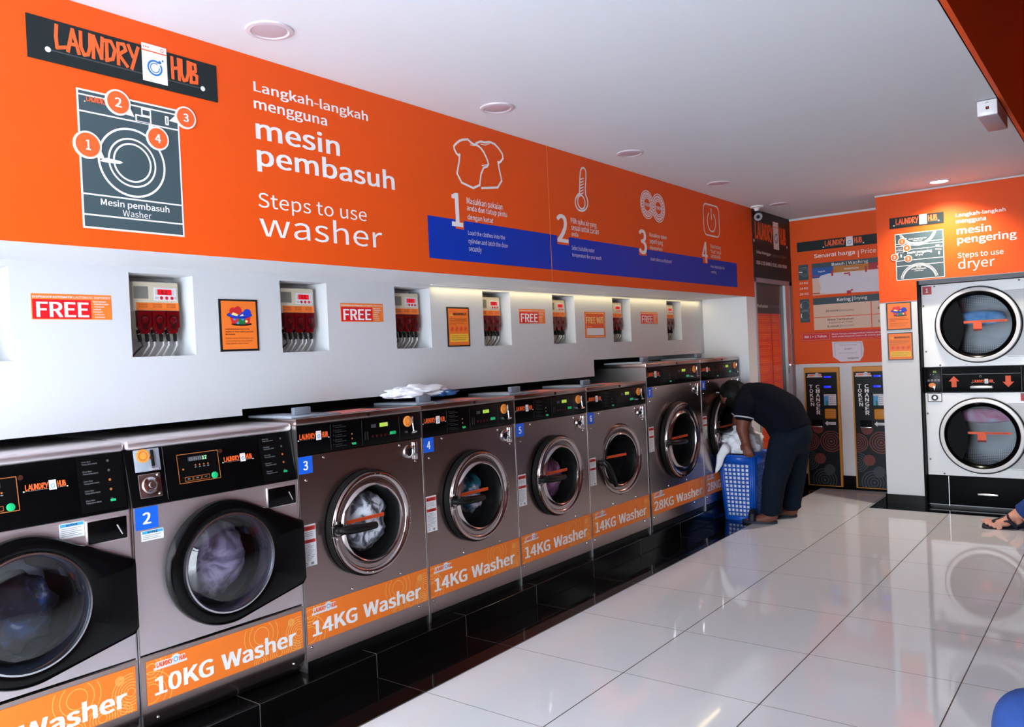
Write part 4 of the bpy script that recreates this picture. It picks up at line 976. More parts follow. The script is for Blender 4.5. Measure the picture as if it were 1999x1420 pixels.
# security camera
cc = thing('security_camera', 'small black dome security camera hanging from the ceiling before the dark door sign', 'camera', (-2.53, 6.80, ZC))
P = Pl((0, 0, 0), (1, 0, 0), (0, -1, 0))
MB().lathe(P, 0, 0, [(.055, 0), (.053, .012), (.03, .016), (.02, .03), (.02, .045)], 'vinyl_white', 24, cap=True).build('mount', cc)
mb = MB(); dv = Vector((.45, -.8, -.42)).normalized(); a = Vector((0, 0, -.075))
mb.tube([a-dv*.05, a-dv*.045, a+dv*.045, a+dv*.055], [.02, .04, .042, .038], 'black_gloss', 16); mb.build('body', cc)
mb = MB(); uu = dv.cross(Vector((0, 0, 1))).normalized(); Q = Pl(a+dv*.056, -uu, -uu.cross(dv)); Q.N = dv
mb.ring(Q, 0, 0, .014, .036, 'trim_grey', .0, 24); mb.disc(Q, 0, 0, .013, 'lens_black', .001, 16)
for i in range(12): mb.disc(Q, .026*math.cos(i*PI/6), .026*math.sin(i*PI/6), .004, 'white_label', .001, 6)
mb.build('lens', cc)
# small boxed unit at the ceiling edge
sb = thing('sensor_box', 'small white boxy sensor fixed at the ceiling edge, upper right', 'sensor', (-.551, 4.80, ZC))
mb = MB(); mb.box((-.052, -.085, -.082), (.04, .30, -.001), 'frame_lilac', .006); mb.build('housing', sb)
mb = MB(); Pq = Pl((0, -.086, 0), (1, 0, 0), (0, 0, 1)); mb.slab(Pq, -.05, -.079, .038, -.004, 0, .006, 'enamel_white', .003); mb.rect(Pq, -.012, -.05, .002, -.036, 'lens_black', .007); mb.disc(Pq, -.005, -.043, .003, 'sign_red', .0075, 10)
for i in range(3): mb.ring(Pq, -.006, -.02-.0*i, .003+.002*i, .004+.002*i, 'trim_grey', .007, 12, a0=0, a1=PI)
mb.build('face_plate', sb)

# ------------------------------------------------------------------ staff door and the dark panel over it
DP = Pl((XF, 0, 0), (0, 1, 0), (0, 0, 1)); h1 = Crop(1440, 380, 1560, 775); h2 = Crop(1440, 540, 1560, 775)
s = thing('door_sign', 'tall dark customer service panel with orange shop logo above the staff door', 'sign', DP.p(7.3, DZ, 0)); P = at_plane(DP, 7.3, DZ)
MB().slab(P, -.449, .0, .505, ZC-DZ-.002, 0, .006, 'vinyl_dark').build('panel', s)
a = P.uv(*h1(195, 572)); b = P.uv(*h1(612, 672)); mb = MB(); mb.logo(P, a[0], (a[1]+b[1])/2-.0, b[0]-a[0], n=.007, tall=1.25); mb.build('logo', s)
mb = MB(); mb.T(P, 'Talian Pelanggan', h1(222, 738), h1(408, 780), h1(226, 702), 'vinyl_white', .015, .0075); mb.T(P, '| Customer Hotline', h1(412, 782), h1(602, 800), h1(415, 738), 'text_grey', 0, .0075)
mb.T(P, '016-215 0480 / 0111-660 8989', h1(228, 875), h1(610, 930), h1(232, 828), 'vinyl_white', .02, .0075); mb.build('lettering', s)
d = struct(thing('door_1', 'grey staff door with an orange disclaimer sheet behind its glass', 'door', (XF, 7.32, 0)))
del d['category']; del d['label']
P = at_plane(DP, 7.32, 0); y0, y1 = 6.853-7.32, 7.80-7.32
mb = MB()
for a, b, v0, v1 in ((y0, y0+.03, 0, DZ), (y1-.075, y1, 0, DZ), (y0, y1, DZ-.04, DZ)): mb.slab(P, a, v0, b, v1, -.1, .008, 'frame_lilac', .002, 1)
mb.build('frame', d)
mb = MB(); mb.slab(P, y0+.03, .0, y1-.075, DZ-.04, -.045, -.02, 'door_film'); mb.slab(P, 7.617-7.32, 0, y1-.075, DZ-.04, -.05, .004, 'alu', .002, 1); mb.slab(P, y0+.03, 0, y1-.075, .12, -.05, -.01, 'alu', .002, 1); mb.build('leaf', d)
mb = MB(); a = P.uv(*h2(262, 462)); b = P.uv(*h2(560, 470)); um = a[0]+(b[0]-a[0])*.6
mb.rect(P, a[0], .35, um-.01, a[1], 'door_sheet', -.018); mb.rect(P, um, .35, b[0], a[1], 'door_sheet', -.018)
mb.T(P, 'Perhatian', h2(275, 388), h2(405, 395), h2(280, 345), 'vinyl_white', .01, -.0175); mb.T(P, '| Disclaimer', h2(412, 395), h2(550, 390), h2(414, 345), 'text_grey', 0, -.0175)
v = a[1]-.03; random.seed(3)
while v > .4:
    for i in range(random.choice((2, 3, 3, 4))):
        mb.line(P, [(a[0]+.012, v), (a[0]+.012+(um-a[0]-.03)*random.uniform(.6, 1), v)], .006, 'sign_orange', -.0178); mb.line(P, [(um+.012, v), (um+.012+(b[0]-um-.03)*random.uniform(.5, 1), v)], .006, 'sign_orange', -.0178); v -= .017
    v -= .02
mb.build('disclaimer_sheet', d)
mb = MB(); c = P.uv(*h2(635, 1112)); mb.slab(P, c[0]-.01, c[1]-.08, c[0]+.03, c[1]+.06, .004, .01, 'satin', .003); mb.tube([P.p(c[0]+.01, c[1], .01), P.p(c[0]+.01, c[1], .05), P.p(c[0]-.1, c[1], .055)], .009, 'chrome', 8); mb.build('handle', d)

# ------------------------------------------------------------------ price board on the back wall
BP = Pl((0, YB, 0), (1, 0, 0), (0, 0, 1)); U1 = Crop(1540, 400, 1740, 1775); V1 = Crop(1540, 560, 1740, 1775)
zb = BP.uv(*V1(850, 1326))[1]; ub = BP.uv(1541, 560)[0]
pb = thing('price_board', 'orange price list board covering the back wall above the token changers', 'price board', BP.p(-2.1, zb, 0)); P = at_plane(BP, -2.1, zb)
MB().slab(P, XF+2.1+.002, 0, PX0+2.1-.002, ZC-zb-.004, 0, .003, 'vinyl_orange').build('vinyl_sheet', pb)
MB().slab(P, XF+2.1+.002, ZC-zb-.02, PX0+2.1-.002, ZC-zb-.002, 0, .012, 'paint_white').build('top_moulding', pb)
ue = PX0+2.1-.004
mb = MB(); a = P.uv(*U1(140, 660)); b = P.uv(*U1(150, 825)); mb.slab(P, a[0], b[1], ue, a[1], .003, .006, 'vinyl_dark')
a = P.uv(*U1(600, 735)); b = P.uv(*U1(1295, 658)); mb.logo(P, a[0], (a[1]+b[1])/2, b[0]-a[0], n=.007, tall=1.0); mb.build('logo_banner', pb)
mb = MB(); t = lambda s, a, b, c, m='vinyl_white', bo=0., k=U1, n=.0045: mb.T(P, s, k(*a), k(*b), k(*c), m, bo, n)
t('Senarai harga', (440, 925), (1150, 870), (470, 852), bo=.022); t('|', (1200, 882), (1212, 880), (1205, 792), bo=.01); t('Price', (1255, 848), (1510, 810), (1262, 770)); t('L', (1552, 822), (1600, 815), (1556, 745))
mb.build('title_lettering', pb)
mb = MB(); a = P.uv(*U1(395, 1025)); b = P.uv(*U1(400, 1105)); mb.rect(P, a[0], b[1], ue, a[1], 'vinyl_slate', .004)
c = P.uv(*U1(770, 1090)); e = P.uv(*U1(405, 1280)); mb.rect(P, a[0], e[1], c[0], b[1], 'cell_blue', .0042)
f = P.uv(*U1(1380, 1055)); g = P.uv(*U1(775, 1180)); mb.rect(P, c[0], g[1], f[0], b[1], 'cell_ochre', .0042); mb.rect(P, f[0], g[1], ue, b[1], 'cell_red', .0042)
v2 = P.uv(*V1(420, 155))[1]; mb.rect(P, a[0], v2, ue, e[1], 'cell_beige', .004); mb.rect(P, c[0], v2, ue, g[1], 'cell_beige', .0041)
t('Basuh |', (745, 1058), (1000, 1020), (750, 1005), bo=.02); t('Washing', (1030, 1030), (1375, 990), (1040, 975))
t('Sejuk', (508, 1172), (632, 1160), (512, 1145), bo=.015); t('Sederhana', (958, 1125), (1210, 1110), (962, 1092), bo=.01); t('Panas', (1535, 1085), (1660, 1080), (1540, 1055), bo=.01)
for i, y in enumerate((1380,)): t('10 KG', (188, 1382), (335, 1355), (192, 1348), bo=.01)
t('14 KG', (192, 52), (335, 35), (196, 20), k=V1, bo=.01); t('28 KG', (192, 150), (345, 130), (196, 115), k=V1, bo=.01)
for q in (1290, 1385): t('5', (1025, q+22), (1040, q), (1030, q-12), 'text_black', .02); t(':', (1065, q+22), (1072, q), (1068, q-12), 'text_black', .02)
mb.build('washing_table', pb)
mb = MB()
a = P.uv(*U1(165, 1050)); b = P.uv(*U1(345, 1300)); mb.rect(P, a[0], b[1], b[0], a[1], 'vinyl_slate', .004); cu, cv = (a[0]+b[0])/2+.01, (a[1]+b[1])/2+.005
for r in (.045, .03): mb.ring(P, cu, cv, r-.003, r, 'text_grey', .0045, 24)
mb.line(P, [(a[0]+.01, a[1]-.03), (b[0]-.01, a[1]-.03)], .003, 'text_grey', .0045); mb.line(P, [(cu-.05, cv), (cu-.02, cv-.003)], .006, 'vinyl_white', .005); mb.build('washer_icon', pb)
mb = MB(); a = P.uv(*V1(190, 225)); b = P.uv(*V1(370, 615)); mb.rect(P, a[0], b[1], b[0], a[1], 'vinyl_slate', .004); cu = (a[0]+b[0])/2+.005
for cv in (a[1]-.06, b[1]+.065): mb.ring(P, cu, cv, .04, .043, 'text_grey', .0045, 24); mb.ring(P, cu, cv, .036, .044, 'vinyl_white', .005, 10, a0=PI-.5, a1=PI+.5)
mb.line(P, [(a[0]+.01, (a[1]+b[1])/2), (b[0]-.01, (a[1]+b[1])/2)], .006, 'text_grey', .0045); mb.build('dryer_icon', pb)
mb = MB(); a = P.uv(*V1(420, 205)); b = P.uv(*V1(420, 320)); mb.rect(P, a[0], b[1], ue, a[1], 'vinyl_slate', .004); e = P.uv(*V1(440, 755)); mb.rect(P, a[0], e[1], ue, b[1], 'cell_beige', .004)
v = P.uv(*V1(440, 540))[1]; mb.line(P, [(a[0], v), (ue, v)], .006, 'caution', .0045); u = P.uv(*V1(1430, 400))[0]; mb.line(P, [(u, e[1]), (u, b[1])], .008, 'caution', .0046)
t('Kering |', (838, 252), (1108, 235), (845, 190), k=V1, bo=.02); t('Drying', (1128, 225), (1362, 215), (1132, 170), k=V1)
t('20 minit |', (638, 440), (890, 430), (645, 402), 'text_black', .02, V1); t('minutes', (905, 428), (1130, 415), (960, 385), 'text_dim', 0, V1)
t('Masa Tambahan', (675, 590), (1125, 570), (690, 555), 'text_black', .02, V1); t('Additional Time', (690, 640), (1110, 630), (700, 608), 'text_dim', 0, V1); t('6 minit |', (673, 707), (898, 690), (685, 668), 'text_black', .02, V1); t('minutes', (912, 690), (1135, 680), (960, 657), 'text_dim', 0, V1)
t('4', (1537, 390), (1572, 380), (1550, 345), 'text_black', .02, V1); t('1', (1548, 612), (1580, 610), (1560, 570), 'text_black', .02, V1); mb.build('drying_table', pb)
mb = MB(); a = P.uv(*V1(215, 805)); b = P.uv(*V1(225, 955)); c = P.uv(*V1(710, 860)); mb.rect(P, a[0], b[1], ue, a[1], 'board_red', .004); mb.line(P, [(a[0]+.01, b[1]+.01), (c[0], b[1]+.01), (c[0], a[1]-.01), (a[0]+.01, a[1]-.01)], .005, 'sign_orange', .0045, True)
t('RM 1 = 1 Token', (275, 893), (655, 875), (285, 852), k=V1, bo=.02)
for i, (q, m) in enumerate((('Mesin hanya menggunakan token sahaja. Sila tukar', 'vinyl_white'), ('duit anda kepada token di mesin penukar token', 'vinyl_white'), ('Machines accept tokens only. Please change', 'sign_orange'), ('your money at the token changer', 'sign_orange'))): mb.text(P, q, c[0]+.02, a[1]-.03-.024*i, ue-.01, a[1]-.017-.024*i, m, .01, .0045)
mb.build('token_strip', pb)
# sheets of paper taped over the board
pw = MB(); pts = [(520, 1280), (560, 1230), (700, 1190), (960, 1165), (1350, 1140), (1580, 1115), (1600, 1420)]; pts2 = [(1600, 75), (800, 118), (535, 118), (560, 20)]
poly = [BP.uv(*U1(*q)) for q in pts]+[BP.uv(*V1(*q)) for q in pts2]; u0 = poly[0][0]; v0 = min(q[1] for q in poly)
ps = thing('paper_sheet', 'large blank white paper taped over the washing prices', 'paper', BP.p(u0, v0, .0)); P = at_plane(BP, u0, v0)
poly = [(min(a-u0, PX0-u0-.003), b-v0) for a, b in poly]; kk = len(poly)
mb = MB(); mb.add([P.p(u, v, n) for n in (.005, .009) for u, v in poly], [list(range(kk))[::-1] if False else list(range(kk)), list(range(kk, 2*kk))]+[(i, (i+1) % kk, kk+(i+1) % kk, kk+i) for i in range(kk)], 'paper')
bm = bmesh.new(); bmesh.ops.create_cube(bm, size=.0001); bm.free(); mb.build('sheet', ps)
mb = MB()
for (x0, y0, x1, y1), k in (((740, 1140, 770, 1235), U1), ((960, 1170, 1065, 1205), U1), ((1040, 1200, 1070, 1230), U1), ((1325, 1060, 1355, 1165), U1), ((385, 1225, 540, 1250), U1), ((420, 105, 545, 130), V1), ((1010, 60, 1085, 125), V1), ((1080, 40, 1115, 70), V1)):
    a = P.uv(*k(x0, y1)); b = P.uv(*k(x1, y0)); mb.rect(P, a[0], a[1], b[0], b[1], 'tape_red', .0095)
mb.build('red_tape', ps)
poly = [BP.uv(*V1(*q)) for q in ((750, 955), (1275, 945), (1305, 1080), (1290, 1200), (1230, 1285), (900, 1300), (770, 1215))][::-1]; u0, v0 = poly[-1][0], min(q[1] for q in poly)
ps = thing('paper_notice', 'printed white notice with cut corners below the red token strip', 'paper', BP.p(u0, v0, 0)); P = at_plane(BP, u0, v0); poly = [(a-u0, b-v0) for a, b in poly]; kk = len(poly)
mb = MB(); mb.add([P.p(u, v, n) for n in (.005, .007) for u, v in poly], [list(range(kk, 2*kk))]+[(i, (i+1) % kk, kk+(i+1) % kk, kk+i) for i in range(kk)], 'paper'); mb.build('sheet', ps)
mb = MB(); t('Please Don\'t Take', (890, 1022), (1180, 1015), (895, 998), 'text_grey', 0, V1, .0075); t('Do NOT', (970, 1090), (1100, 1085), (975, 1065), 'text_maroon', .02, V1, .0075); t('Put money if light off', (880, 1160), (1180, 1150), (890, 1138), 'text_grey', 0, V1, .0075); t('management', (1020, 1250), (1215, 1240), (1030, 1222), 'text_black', .02, V1, .0075)
mb.line(P, [P.uv(*V1(795, 975)), P.uv(*V1(1255, 965)), P.uv(*V1(1265, 1200))], .003, 'text_grey', .0072); mb.line(P, [P.uv(*V1(795, 975)), P.uv(*V1(810, 1200))], .003, 'text_grey', .0072); mb.build('lettering', ps)

# ------------------------------------------------------------------ token changers
X1 = Crop(1560, 700, 1740, 983)
q = lambda x, y: BP.uv(*X1(x, y))
bl = q(105, 1335); tl = q(60, 100); tr = q(430, 92); cu0 = (q(60, 700)[0]*0+tl[0]); cw = tr[0]-tl[0]; ch = tl[1]-.025
def changer(u, label):
    t = thing('token_changer', label, 'token machine', BP.p(u, .0, 0), group='token changers'); t.location.z = .025; P = at_plane(BP, cu0, .025); w, h = cw, ch
    dpt = .035; 
    mb = MB(); mb.slab(P, 0, 0, w, h, 0, dpt, 'gold', .003, 1); mb.build('frame', t)
    top = q(72, 152); pt = top[1]-.025
    mb = MB(); mb.rect(P, .014, .008, w-.018, pt, 'changer_black', dpt+.001); mb.build('front_panel', t); fp = t.children[-1]
    n = dpt+.0016
    mb = MB(); a = P.uv(*X1(95, 202)); b = P.uv(*X1(258, 170)); mb.plaque(P, a[0], a[1], b[0]-a[0], n); mb.build('logo', fp)
    mb = MB()
    for i, c in enumerate('TOKEN'): a = P.uv(*X1(120+i*4.5, 317+47*i)); b = P.uv(*X1(157+i*4.5, 279+47*i)); mb.text(P, c, a[0], a[1], b[0], b[1], 'vinyl_white', .03, n)
    for i, c in enumerate('CHANGER'): a = P.uv(*X1(190+i*1.8, 318+46*i)); b = P.uv(*X1(229+i*1.8, 280+46*i)); mb.text(P, c, a[0], a[1], b[0], b[1], 'vinyl_white', .03, n)
    mb.build('lettering', fp)
    for y0, y1 in ((186, 205), (290, 312)): mb = MB(); a = P.uv(*X1(278, y1)); b = P.uv(*X1(350, y0)); mb.slab(P, a[0], a[1], b[0], b[1], dpt, dpt+.006, 'led_blue', .002); mb.build('note_slot', fp)
    mb = MB(); a = P.uv(*X1(280, 497)); b = P.uv(*X1(405, 380)); ww, hh = b[0]-a[0], b[1]-a[1]; mb.rect(P, a[0], a[1], b[0], b[1], 'white_label', n)
    mb.rect(P, a[0], a[1], a[0]+.38*ww, b[1]-.16*hh, 'sky_blue', n+.0004); mb.rect(P, a[0]+.02, a[1], a[0]+.3*ww, a[1]+.4*hh, 'poster_green', n+.0008); mb.text(P, 'Change Token', a[0]+.05*ww, b[1]-.12*hh, b[0]-.1*ww, b[1]-.03*hh, 'text_black', .01, n+.0004)
    for i in range(4): mb.text(P, 'RM %d = %d' % ((1, 5, 10, 20)[i], (1, 5, 10, 20)[i]), a[0]+.44*ww, a[1]+(.66-.18*i)*hh, a[0]+.94*ww, a[1]+(.74-.18*i)*hh, 'text_black', .01, n+.0004)
    mb.build('instruction_label', fp)
    mb = MB(); a = P.uv(*X1(292, 640)); b = P.uv(*X1(407, 533)); mb.slab(P, a[0], a[1], b[0], b[1], dpt, dpt+.003, 'gold', .012, 3)
    for i in range(4): mb.line(P, [(a[0]+.015, b[1]-.025-.02*i), (b[0]-.015, b[1]-.025-.02*i)], .006, 'cell_ochre', dpt+.0035)
    mb.build('yellow_label', fp)
    mb = MB(); a = P.uv(*X1(288, 688)); b = P.uv(*X1(405, 688)); k = .018; mb.poly(P, [a, (a[0]+.025, a[1]-.025), (a[0]+.025, a[1]-.012), (b[0], a[1]-.012), (b[0], a[1]+.012), (a[0]+.025, a[1]+.012), (a[0]+.025, a[1]+.025)], 'white_label', n); mb.text(P, 'Token Here', a[0]+.03, a[1]-.005, b[0]-.006, a[1]+.005, 'text_black', 0, n+.0004); mb.build('arrow', fp)
    mb = MB(); a = P.uv(*X1(150, 728)); b = P.uv(*X1(265, 712)); mb.slab(P, a[0], a[1], b[0], a[1]+.012, dpt, dpt+.02, 'satin', .003); mb.slab(P, a[0], a[1]+.012, b[0], a[1]+.07, dpt, dpt+.002, 'black_panel'); mb.build('token_tray', fp)
    mb = MB(); cl = (.014, .008, w-.018, pt)
    for j, (x, y, r, m) in enumerate(((355, 880, .1, 'ring_red'), (130, 880, .085, 'ring_red'), (215, 740, .05, 'ring_red'), (340, 1180, .05, 'ring_grey'), (130, 1080, .09, 'ring_grey'), (240, 1060, .05, 'ring_red'), (290, 1290, .11, 'ring_grey'))):
        c = P.uv(*X1(x, y))
        for i in range(4): r1 = r*(1-i*.22); mb.ring(P, c[0], c[1], r1-.009, r1, m, n+j*8e-5, 32, cl)
        mb.disc(P, c[0], c[1], r*.12, m, n+j*8e-5, 10)
    mb.build('circle_pattern', fp)
changer(cu0, 'black and gold token changer on the left, partly behind the bending man')
changer(q(570, 85)[0], 'black and gold token changer on the right, beside the white pier')

# ------------------------------------------------------------------ dryer mural on the surround
u0, v0 = -1.2, DTOP+.005
dm = thing('dryer_mural', 'orange vinyl mural with white dryer steps above the stacked dryer', 'mural', DS.p(u0, v0, .0)); P = at_plane(DS, u0, v0); w5 = Crop(1735, 400, 1999, 1999)
zo = DS.uv(1757, 589)[1]-v0
mb = MB(); mb.slab(P, PX0-u0, zo, PX1-u0, ZC-v0-.012, 0, .003, 'vinyl_orange'); mb.slab(P, PX1-u0, 0, 1.19-u0, ZC-v0-.012, 0, .003, 'vinyl_orange'); mb.slab(P, XE-u0+.03, ZC-v0-.012, 1.19-u0, ZC+1.48-v0, 0, .003, 'vinyl_orange')
mb.build('vinyl_sheet', dm)
MB().slab(P, PX0-u0-.004, ZC-v0-.014, XE-u0, ZC-v0-.002, .0, .01, 'paint_white').build('top_moulding', dm)
mb = MB(); a = P.uv(*w5(9, 205)); b = P.uv(*w5(818, 265)); mb.slab(P, a[0], b[1], b[0], a[1], .003, .006, 'vinyl_dark'); a = P.uv(*w5(80, 313)); b = P.uv(*w5(740, 233)); mb.logo(P, a[0], (a[1]+b[1])/2, b[0]-a[0], n=.007); mb.build('logo_banner', dm)
mb = MB(); t = lambda s, a, b, c, bo=0.: mb.T(P, s, w5(*a), w5(*b), w5(*c), 'vinyl_white', bo, .0045)
t('Langkah-langkah', (990, 182), (1728, 90), (990, 128), .022); t('mengguna', (995, 277), (1440, 230), (998, 232), .022); mb.build('malay_headline', dm); mb = MB(); t('mesin', (1008, 438), (1518, 380), (1390, 285), .024); t('pengering', (1015, 575), (1895, 500), (1640, 398), .024); mb.build('malay_headline', dm); mb = MB(); t('Steps to use', (1018, 790), (1700, 730), (1040, 712)); t('dryer', (1030, 950), (1565, 800), (1125, 793)); mb.build('english_headline', dm)
mb = MB(); a = P.uv(*w5(100, 450)); b = P.uv(*w5(822, 1055)); u0_, u1_, vt, vb = a[0], b[0], a[1], b[1]
mb.rect(P, u0_-.005, vb-.005, u1_+.005, vt+.005, 'vinyl_white', .0035); mb.rect(P, u0_, vb, u1_, vt, 'vinyl_slate', .004)
for y in (545, 580, 640, 800, 880):
    v = P.uv(*w5(600, y-10))[1]; mb.line(P, [(u0_, v), (u1_, v)], .004, 'vinyl_white', .0045)
cl = (u0_, vb, u1_, vt); cu = (u0_+u1_)/2-.01
for (cx, cy, by) in ((425, 345, 604), (455, 1118, 860)):
    c = P.uv(*w5(cx, cy)); rr = abs(c[1]-P.uv(*w5(cx, by))[1])
    for r in (1, .93, .88): mb.ring(P, c[0], c[1], r*rr-.004, r*rr, 'vinyl_white', .0048, 64, cl)
mb.T(P, 'mesin pengering', w5(275, 728), w5(640, 680), w5(285, 690), 'vinyl_white', .02, .005); mb.T(P, 'Dryer', w5(398, 755), w5(510, 745), w5(402, 725), 'vinyl_white', 0, .005)
mb.T(P, 'Mesin pengering atas', w5(295, 520), w5(560, 490), w5(298, 500), 'vinyl_white', .01, .005); mb.T(P, 'Upper dryer', w5(360, 540), w5(500, 530), w5(362, 523), 'vinyl_white', 0, .005)
mb.T(P, 'Mesin', w5(410, 930), w5(480, 925), w5(412, 908), 'vinyl_white', .01, .005); mb.T(P, 'pengering bawah', w5(340, 962), w5(550, 940), w5(345, 940), 'vinyl_white', .01, .005); mb.T(P, 'Lower dryer', w5(380, 985), w5(515, 975), w5(382, 970), 'vinyl_white', 0, .005)
for xs in ((130, 195), (690, 755)):
    a = P.uv(*w5(xs[0], 670 if xs[0] < 400 else 612)); b = P.uv(*w5(xs[1], 640 if xs[0] < 400 else 582)); mb.rect(P, a[0], a[1], b[0], b[1], 'text_grey', .005)
    a = P.uv(*w5(xs[0]+45, 780 if xs[0] < 400 else 730)); b = P.uv(*w5(xs[0]+65, 735 if xs[0] < 400 else 685)); mb.rect(P, a[0], a[1], b[0], b[1], 'vinyl_white', .005)
    for i in range(3): a = P.uv(*w5(xs[0]+32*i, 720 if xs[0] < 400 else 668)); b = P.uv(*w5(xs[0]+26+32*i, 695 if xs[0] < 400 else 640)); mb.rect(P, a[0], a[1], b[0], b[1], 'text_grey', .005)
mb.build('dryer_diagram', dm)
for (x, y), (tx, ty), n in (((200, 548), (266, 493), '1'), ((270, 642), (218, 702), '4'), ((290, 800), (222, 768), '3'), ((90, 780), (142, 716), '2')):
    c = P.uv(*w5(x, y)); r = abs(P.uv(*w5(x, y-53))[1]-c[1]); bubble(P, c, r, P.uv(*w5(tx, ty)), n, dm, .008)
# posters on the pier
pp = Crop(1725, 580, 1795, 765)
a = DS.uv(*pp(50, 135)); b = DS.uv(*pp(610, 690)); basket_poster(DS, a[0], b[1], b[0]-a[0]-.0, a[1]-b[1], 'black-bordered orange laundry basket poster on the pier beside the dryer')
a = DS.uv(*pp(80, 775)); b = DS.uv(*pp(640, 1340)); warning_poster(DS, a[0], b[1], b[0]-a[0], a[1]-b[1], 'black-bordered orange WARNING poster on the pier beside the dryer')

# ------------------------------------------------------------------ stacked dryer
DY = 7.25; DX0 = -1.372
DR = Pl((0, DY, 0), (1, 0, 0), (0, 0, 1))
def make_dryer(x0, label, first):
    t = thing('stacked_dryer', label, 'dryer', (x0, DY, 0), group='stacked dryers in the back wall'); P = Pl((0, 0, 0), (1, 0, 0), (0, 0, 1)); w = .80; D = .5
    za, zb_, zc_, zd = .262, .93, 1.135, 1.80
    mb = MB()
    for u0, u1, v0, v1, n0, n1 in ((0, .004, .02, zd, -D, -.02), (w-.004, w, .02, zd, -D, -.02), (.004, w-.004, .02, .03, -D, -.02), (.004, w-.004, zd-.01, zd, -D, -.02), (.004, w-.004, .03, zd-.01, -D, -D+.01), (.004, w-.004, zb_, zc_, -D+.02, -.03)): mb.slab(P, u0, v0, u1, v1, n0, n1, 'enamel_grey')
    mb.build('cabinet', t)
    for k, (v0, v1) in enumerate(((za, zb_), (zc_, zd))):
        cu, cv, R = .395, (v0+v1)/2-.005, .295
        mb = MB(); plate(mb, P, .0, v0, w, v1, cu, cv, R-.03, .001, 'enamel_white')
        for u0, u1, a, b in ((0, .003, v0, v1), (w-.003, w, v0, v1), (0, w, v0, v0+.003), (0, w, v1-.003, v1)): mb.slab(P, u0, a, u1, b, -.02, .001, 'enamel_white')
        mb.poly(P, [(cu+(R+.004)*math.cos(x), cv+(R+.004)*math.sin(x)) for x in [1.0-2.0*i/20 for i in range(21)]]+[(w, cv-.252), (w, cv+.252)], 'enamel_grey', .0014); mb.line(P, [(cu+.19, cv+.25), (w, cv+.25)], .002, 'text_grey', .0016); mb.line(P, [(cu+.19, cv-.26), (w, cv-.26)], .002, 'text_grey', .0016)
        for u, v in ((.1, v1-.015), (w-.12, v1-.015), (.015, cv+.17), (.022, cv-.2), (.12, v0+.015)): mb.lathe(P, u, v, [(.008, .001), (.006, .004), (.003, .003)], 'trim_grey', 10, cap=True)
        mb.build('front_panel', t)
        # tumbler behind the door
        mb = MB(); mb.lathe(P, cu, cv, [(R-.03, .0), (R-.03, -.03)], 'rubber', 48); mb.lathe(P, cu, cv, [(R-.03, -.03), (R-.005, -.04), (R-.005, -.4), (.001, -.41)], 'perforated', 48)
        for a in (.6, 2.7, 4.8): c_, d_ = math.cos(a), math.sin(a); mb.tube([P.p(cu+(R-.01)*c_, cv+(R-.01)*d_, -.06), P.p(cu+(R-.01)*c_, cv+(R-.01)*d_, -.39)], .04, 'drum_steel', 6)
        mb.build('drum', t)
        mb = MB(); mb.lathe(P, cu, cv, [(R+.006, .002), (R+.006, .02), (R, .026), (R-.004, .026)], 'black_plastic', 72); mb.lathe(P, cu, cv, [(R-.004, .026), (R-.008, .034), (R-.03, .036), (R-.034, .03)], 'enamel_white', 72)
        mb.lathe(P, cu, cv, [(R-.034, .03), (R-.04, .032), (R-.06, .016), (R-.066, .004)], 'black_gloss', 72)
        a = [PI-.95+1.9*i/24 for i in range(25)]; r1 = R-.05
        mb.poly(P, [(cu+r1*math.cos(x), cv+r1*math.sin(x)) for x in a]+[(cu+r1*math.cos(a[-1])+.05*math.sin(i*PI/8), cv+r1*math.sin(a[-1])+(2*r1*math.sin(PI-a[-1]+0))*0+(r1*math.sin(a[0])-r1*math.sin(a[-1]))*i/8) for i in range(1, 8)], 'dryer_black', .02)
        door = mb.build('door', t)
        mb = MB(); mb.lathe(P, cu, cv, [(R-.062, .008), (R-.12, .012), (.001, .016)], 'window_glass', 48); mb.build('door_glass', door)
        mb = MB(); mb.rect(P, cu-.185, cv+.012, cu+.2, cv+.03, 'caution', .018); mb.text(P, 'DO NOT PUT ANY RUBBER', cu+.02, cv+.016, cu+.18, cv+.026, 'text_maroon', .01, .0185)
        mb.rect(P, cu-.03, cv-.035, cu+.03, cv+.012, 'caution', .018); mb.rect(P, cu-.03, cv-.05, cu+.03, cv-.035, 'text_maroon', .018); b = mb.build('caution_label', door); b['label'] = 'orange caution strip with a square tab'
        mb = MB(); 
        if k: a_, b_ = (.012, v1-.077), (.078, v1-.012)
        else: a_, b_ = (w-.138, v1-.068), (w-.075, v1-.008)
        mb.rect(P, a_[0], a_[1], b_[0], b_[1], 'num_red', .0014); nm = '1' if k else '2'; nm = nm if first else str(int(nm)+2); mb.text(P, nm, a_[0]+.022, a_[1]+.016, a_[0]+.043, a_[1]+.048, 'vinyl_white', .03, .002); b = mb.build('number_label', t); b['label'] = 'red sticker with white numeral '+nm
    # control fascia between the two drums
    mb = MB(); mb.slab(P, 0, zb_+.003, w, zc_-.003, -.02, .003, 'dryer_black'); mb.slab(P, .135, zb_+.01, w-.135, zb_+.115, .003, .008, 'dryer_black', .003); mb.line(P, [(.135, zb_+.145), (w-.135, zb_+.145)], .004, 'trim_grey', .004)
    for u in (.128, w-.128): mb.line(P, [(u, zb_+.008), (u, zc_-.008)], .003, 'frame_black', .004)
    mb.build('control_panel', t); cp = t.children[-1]
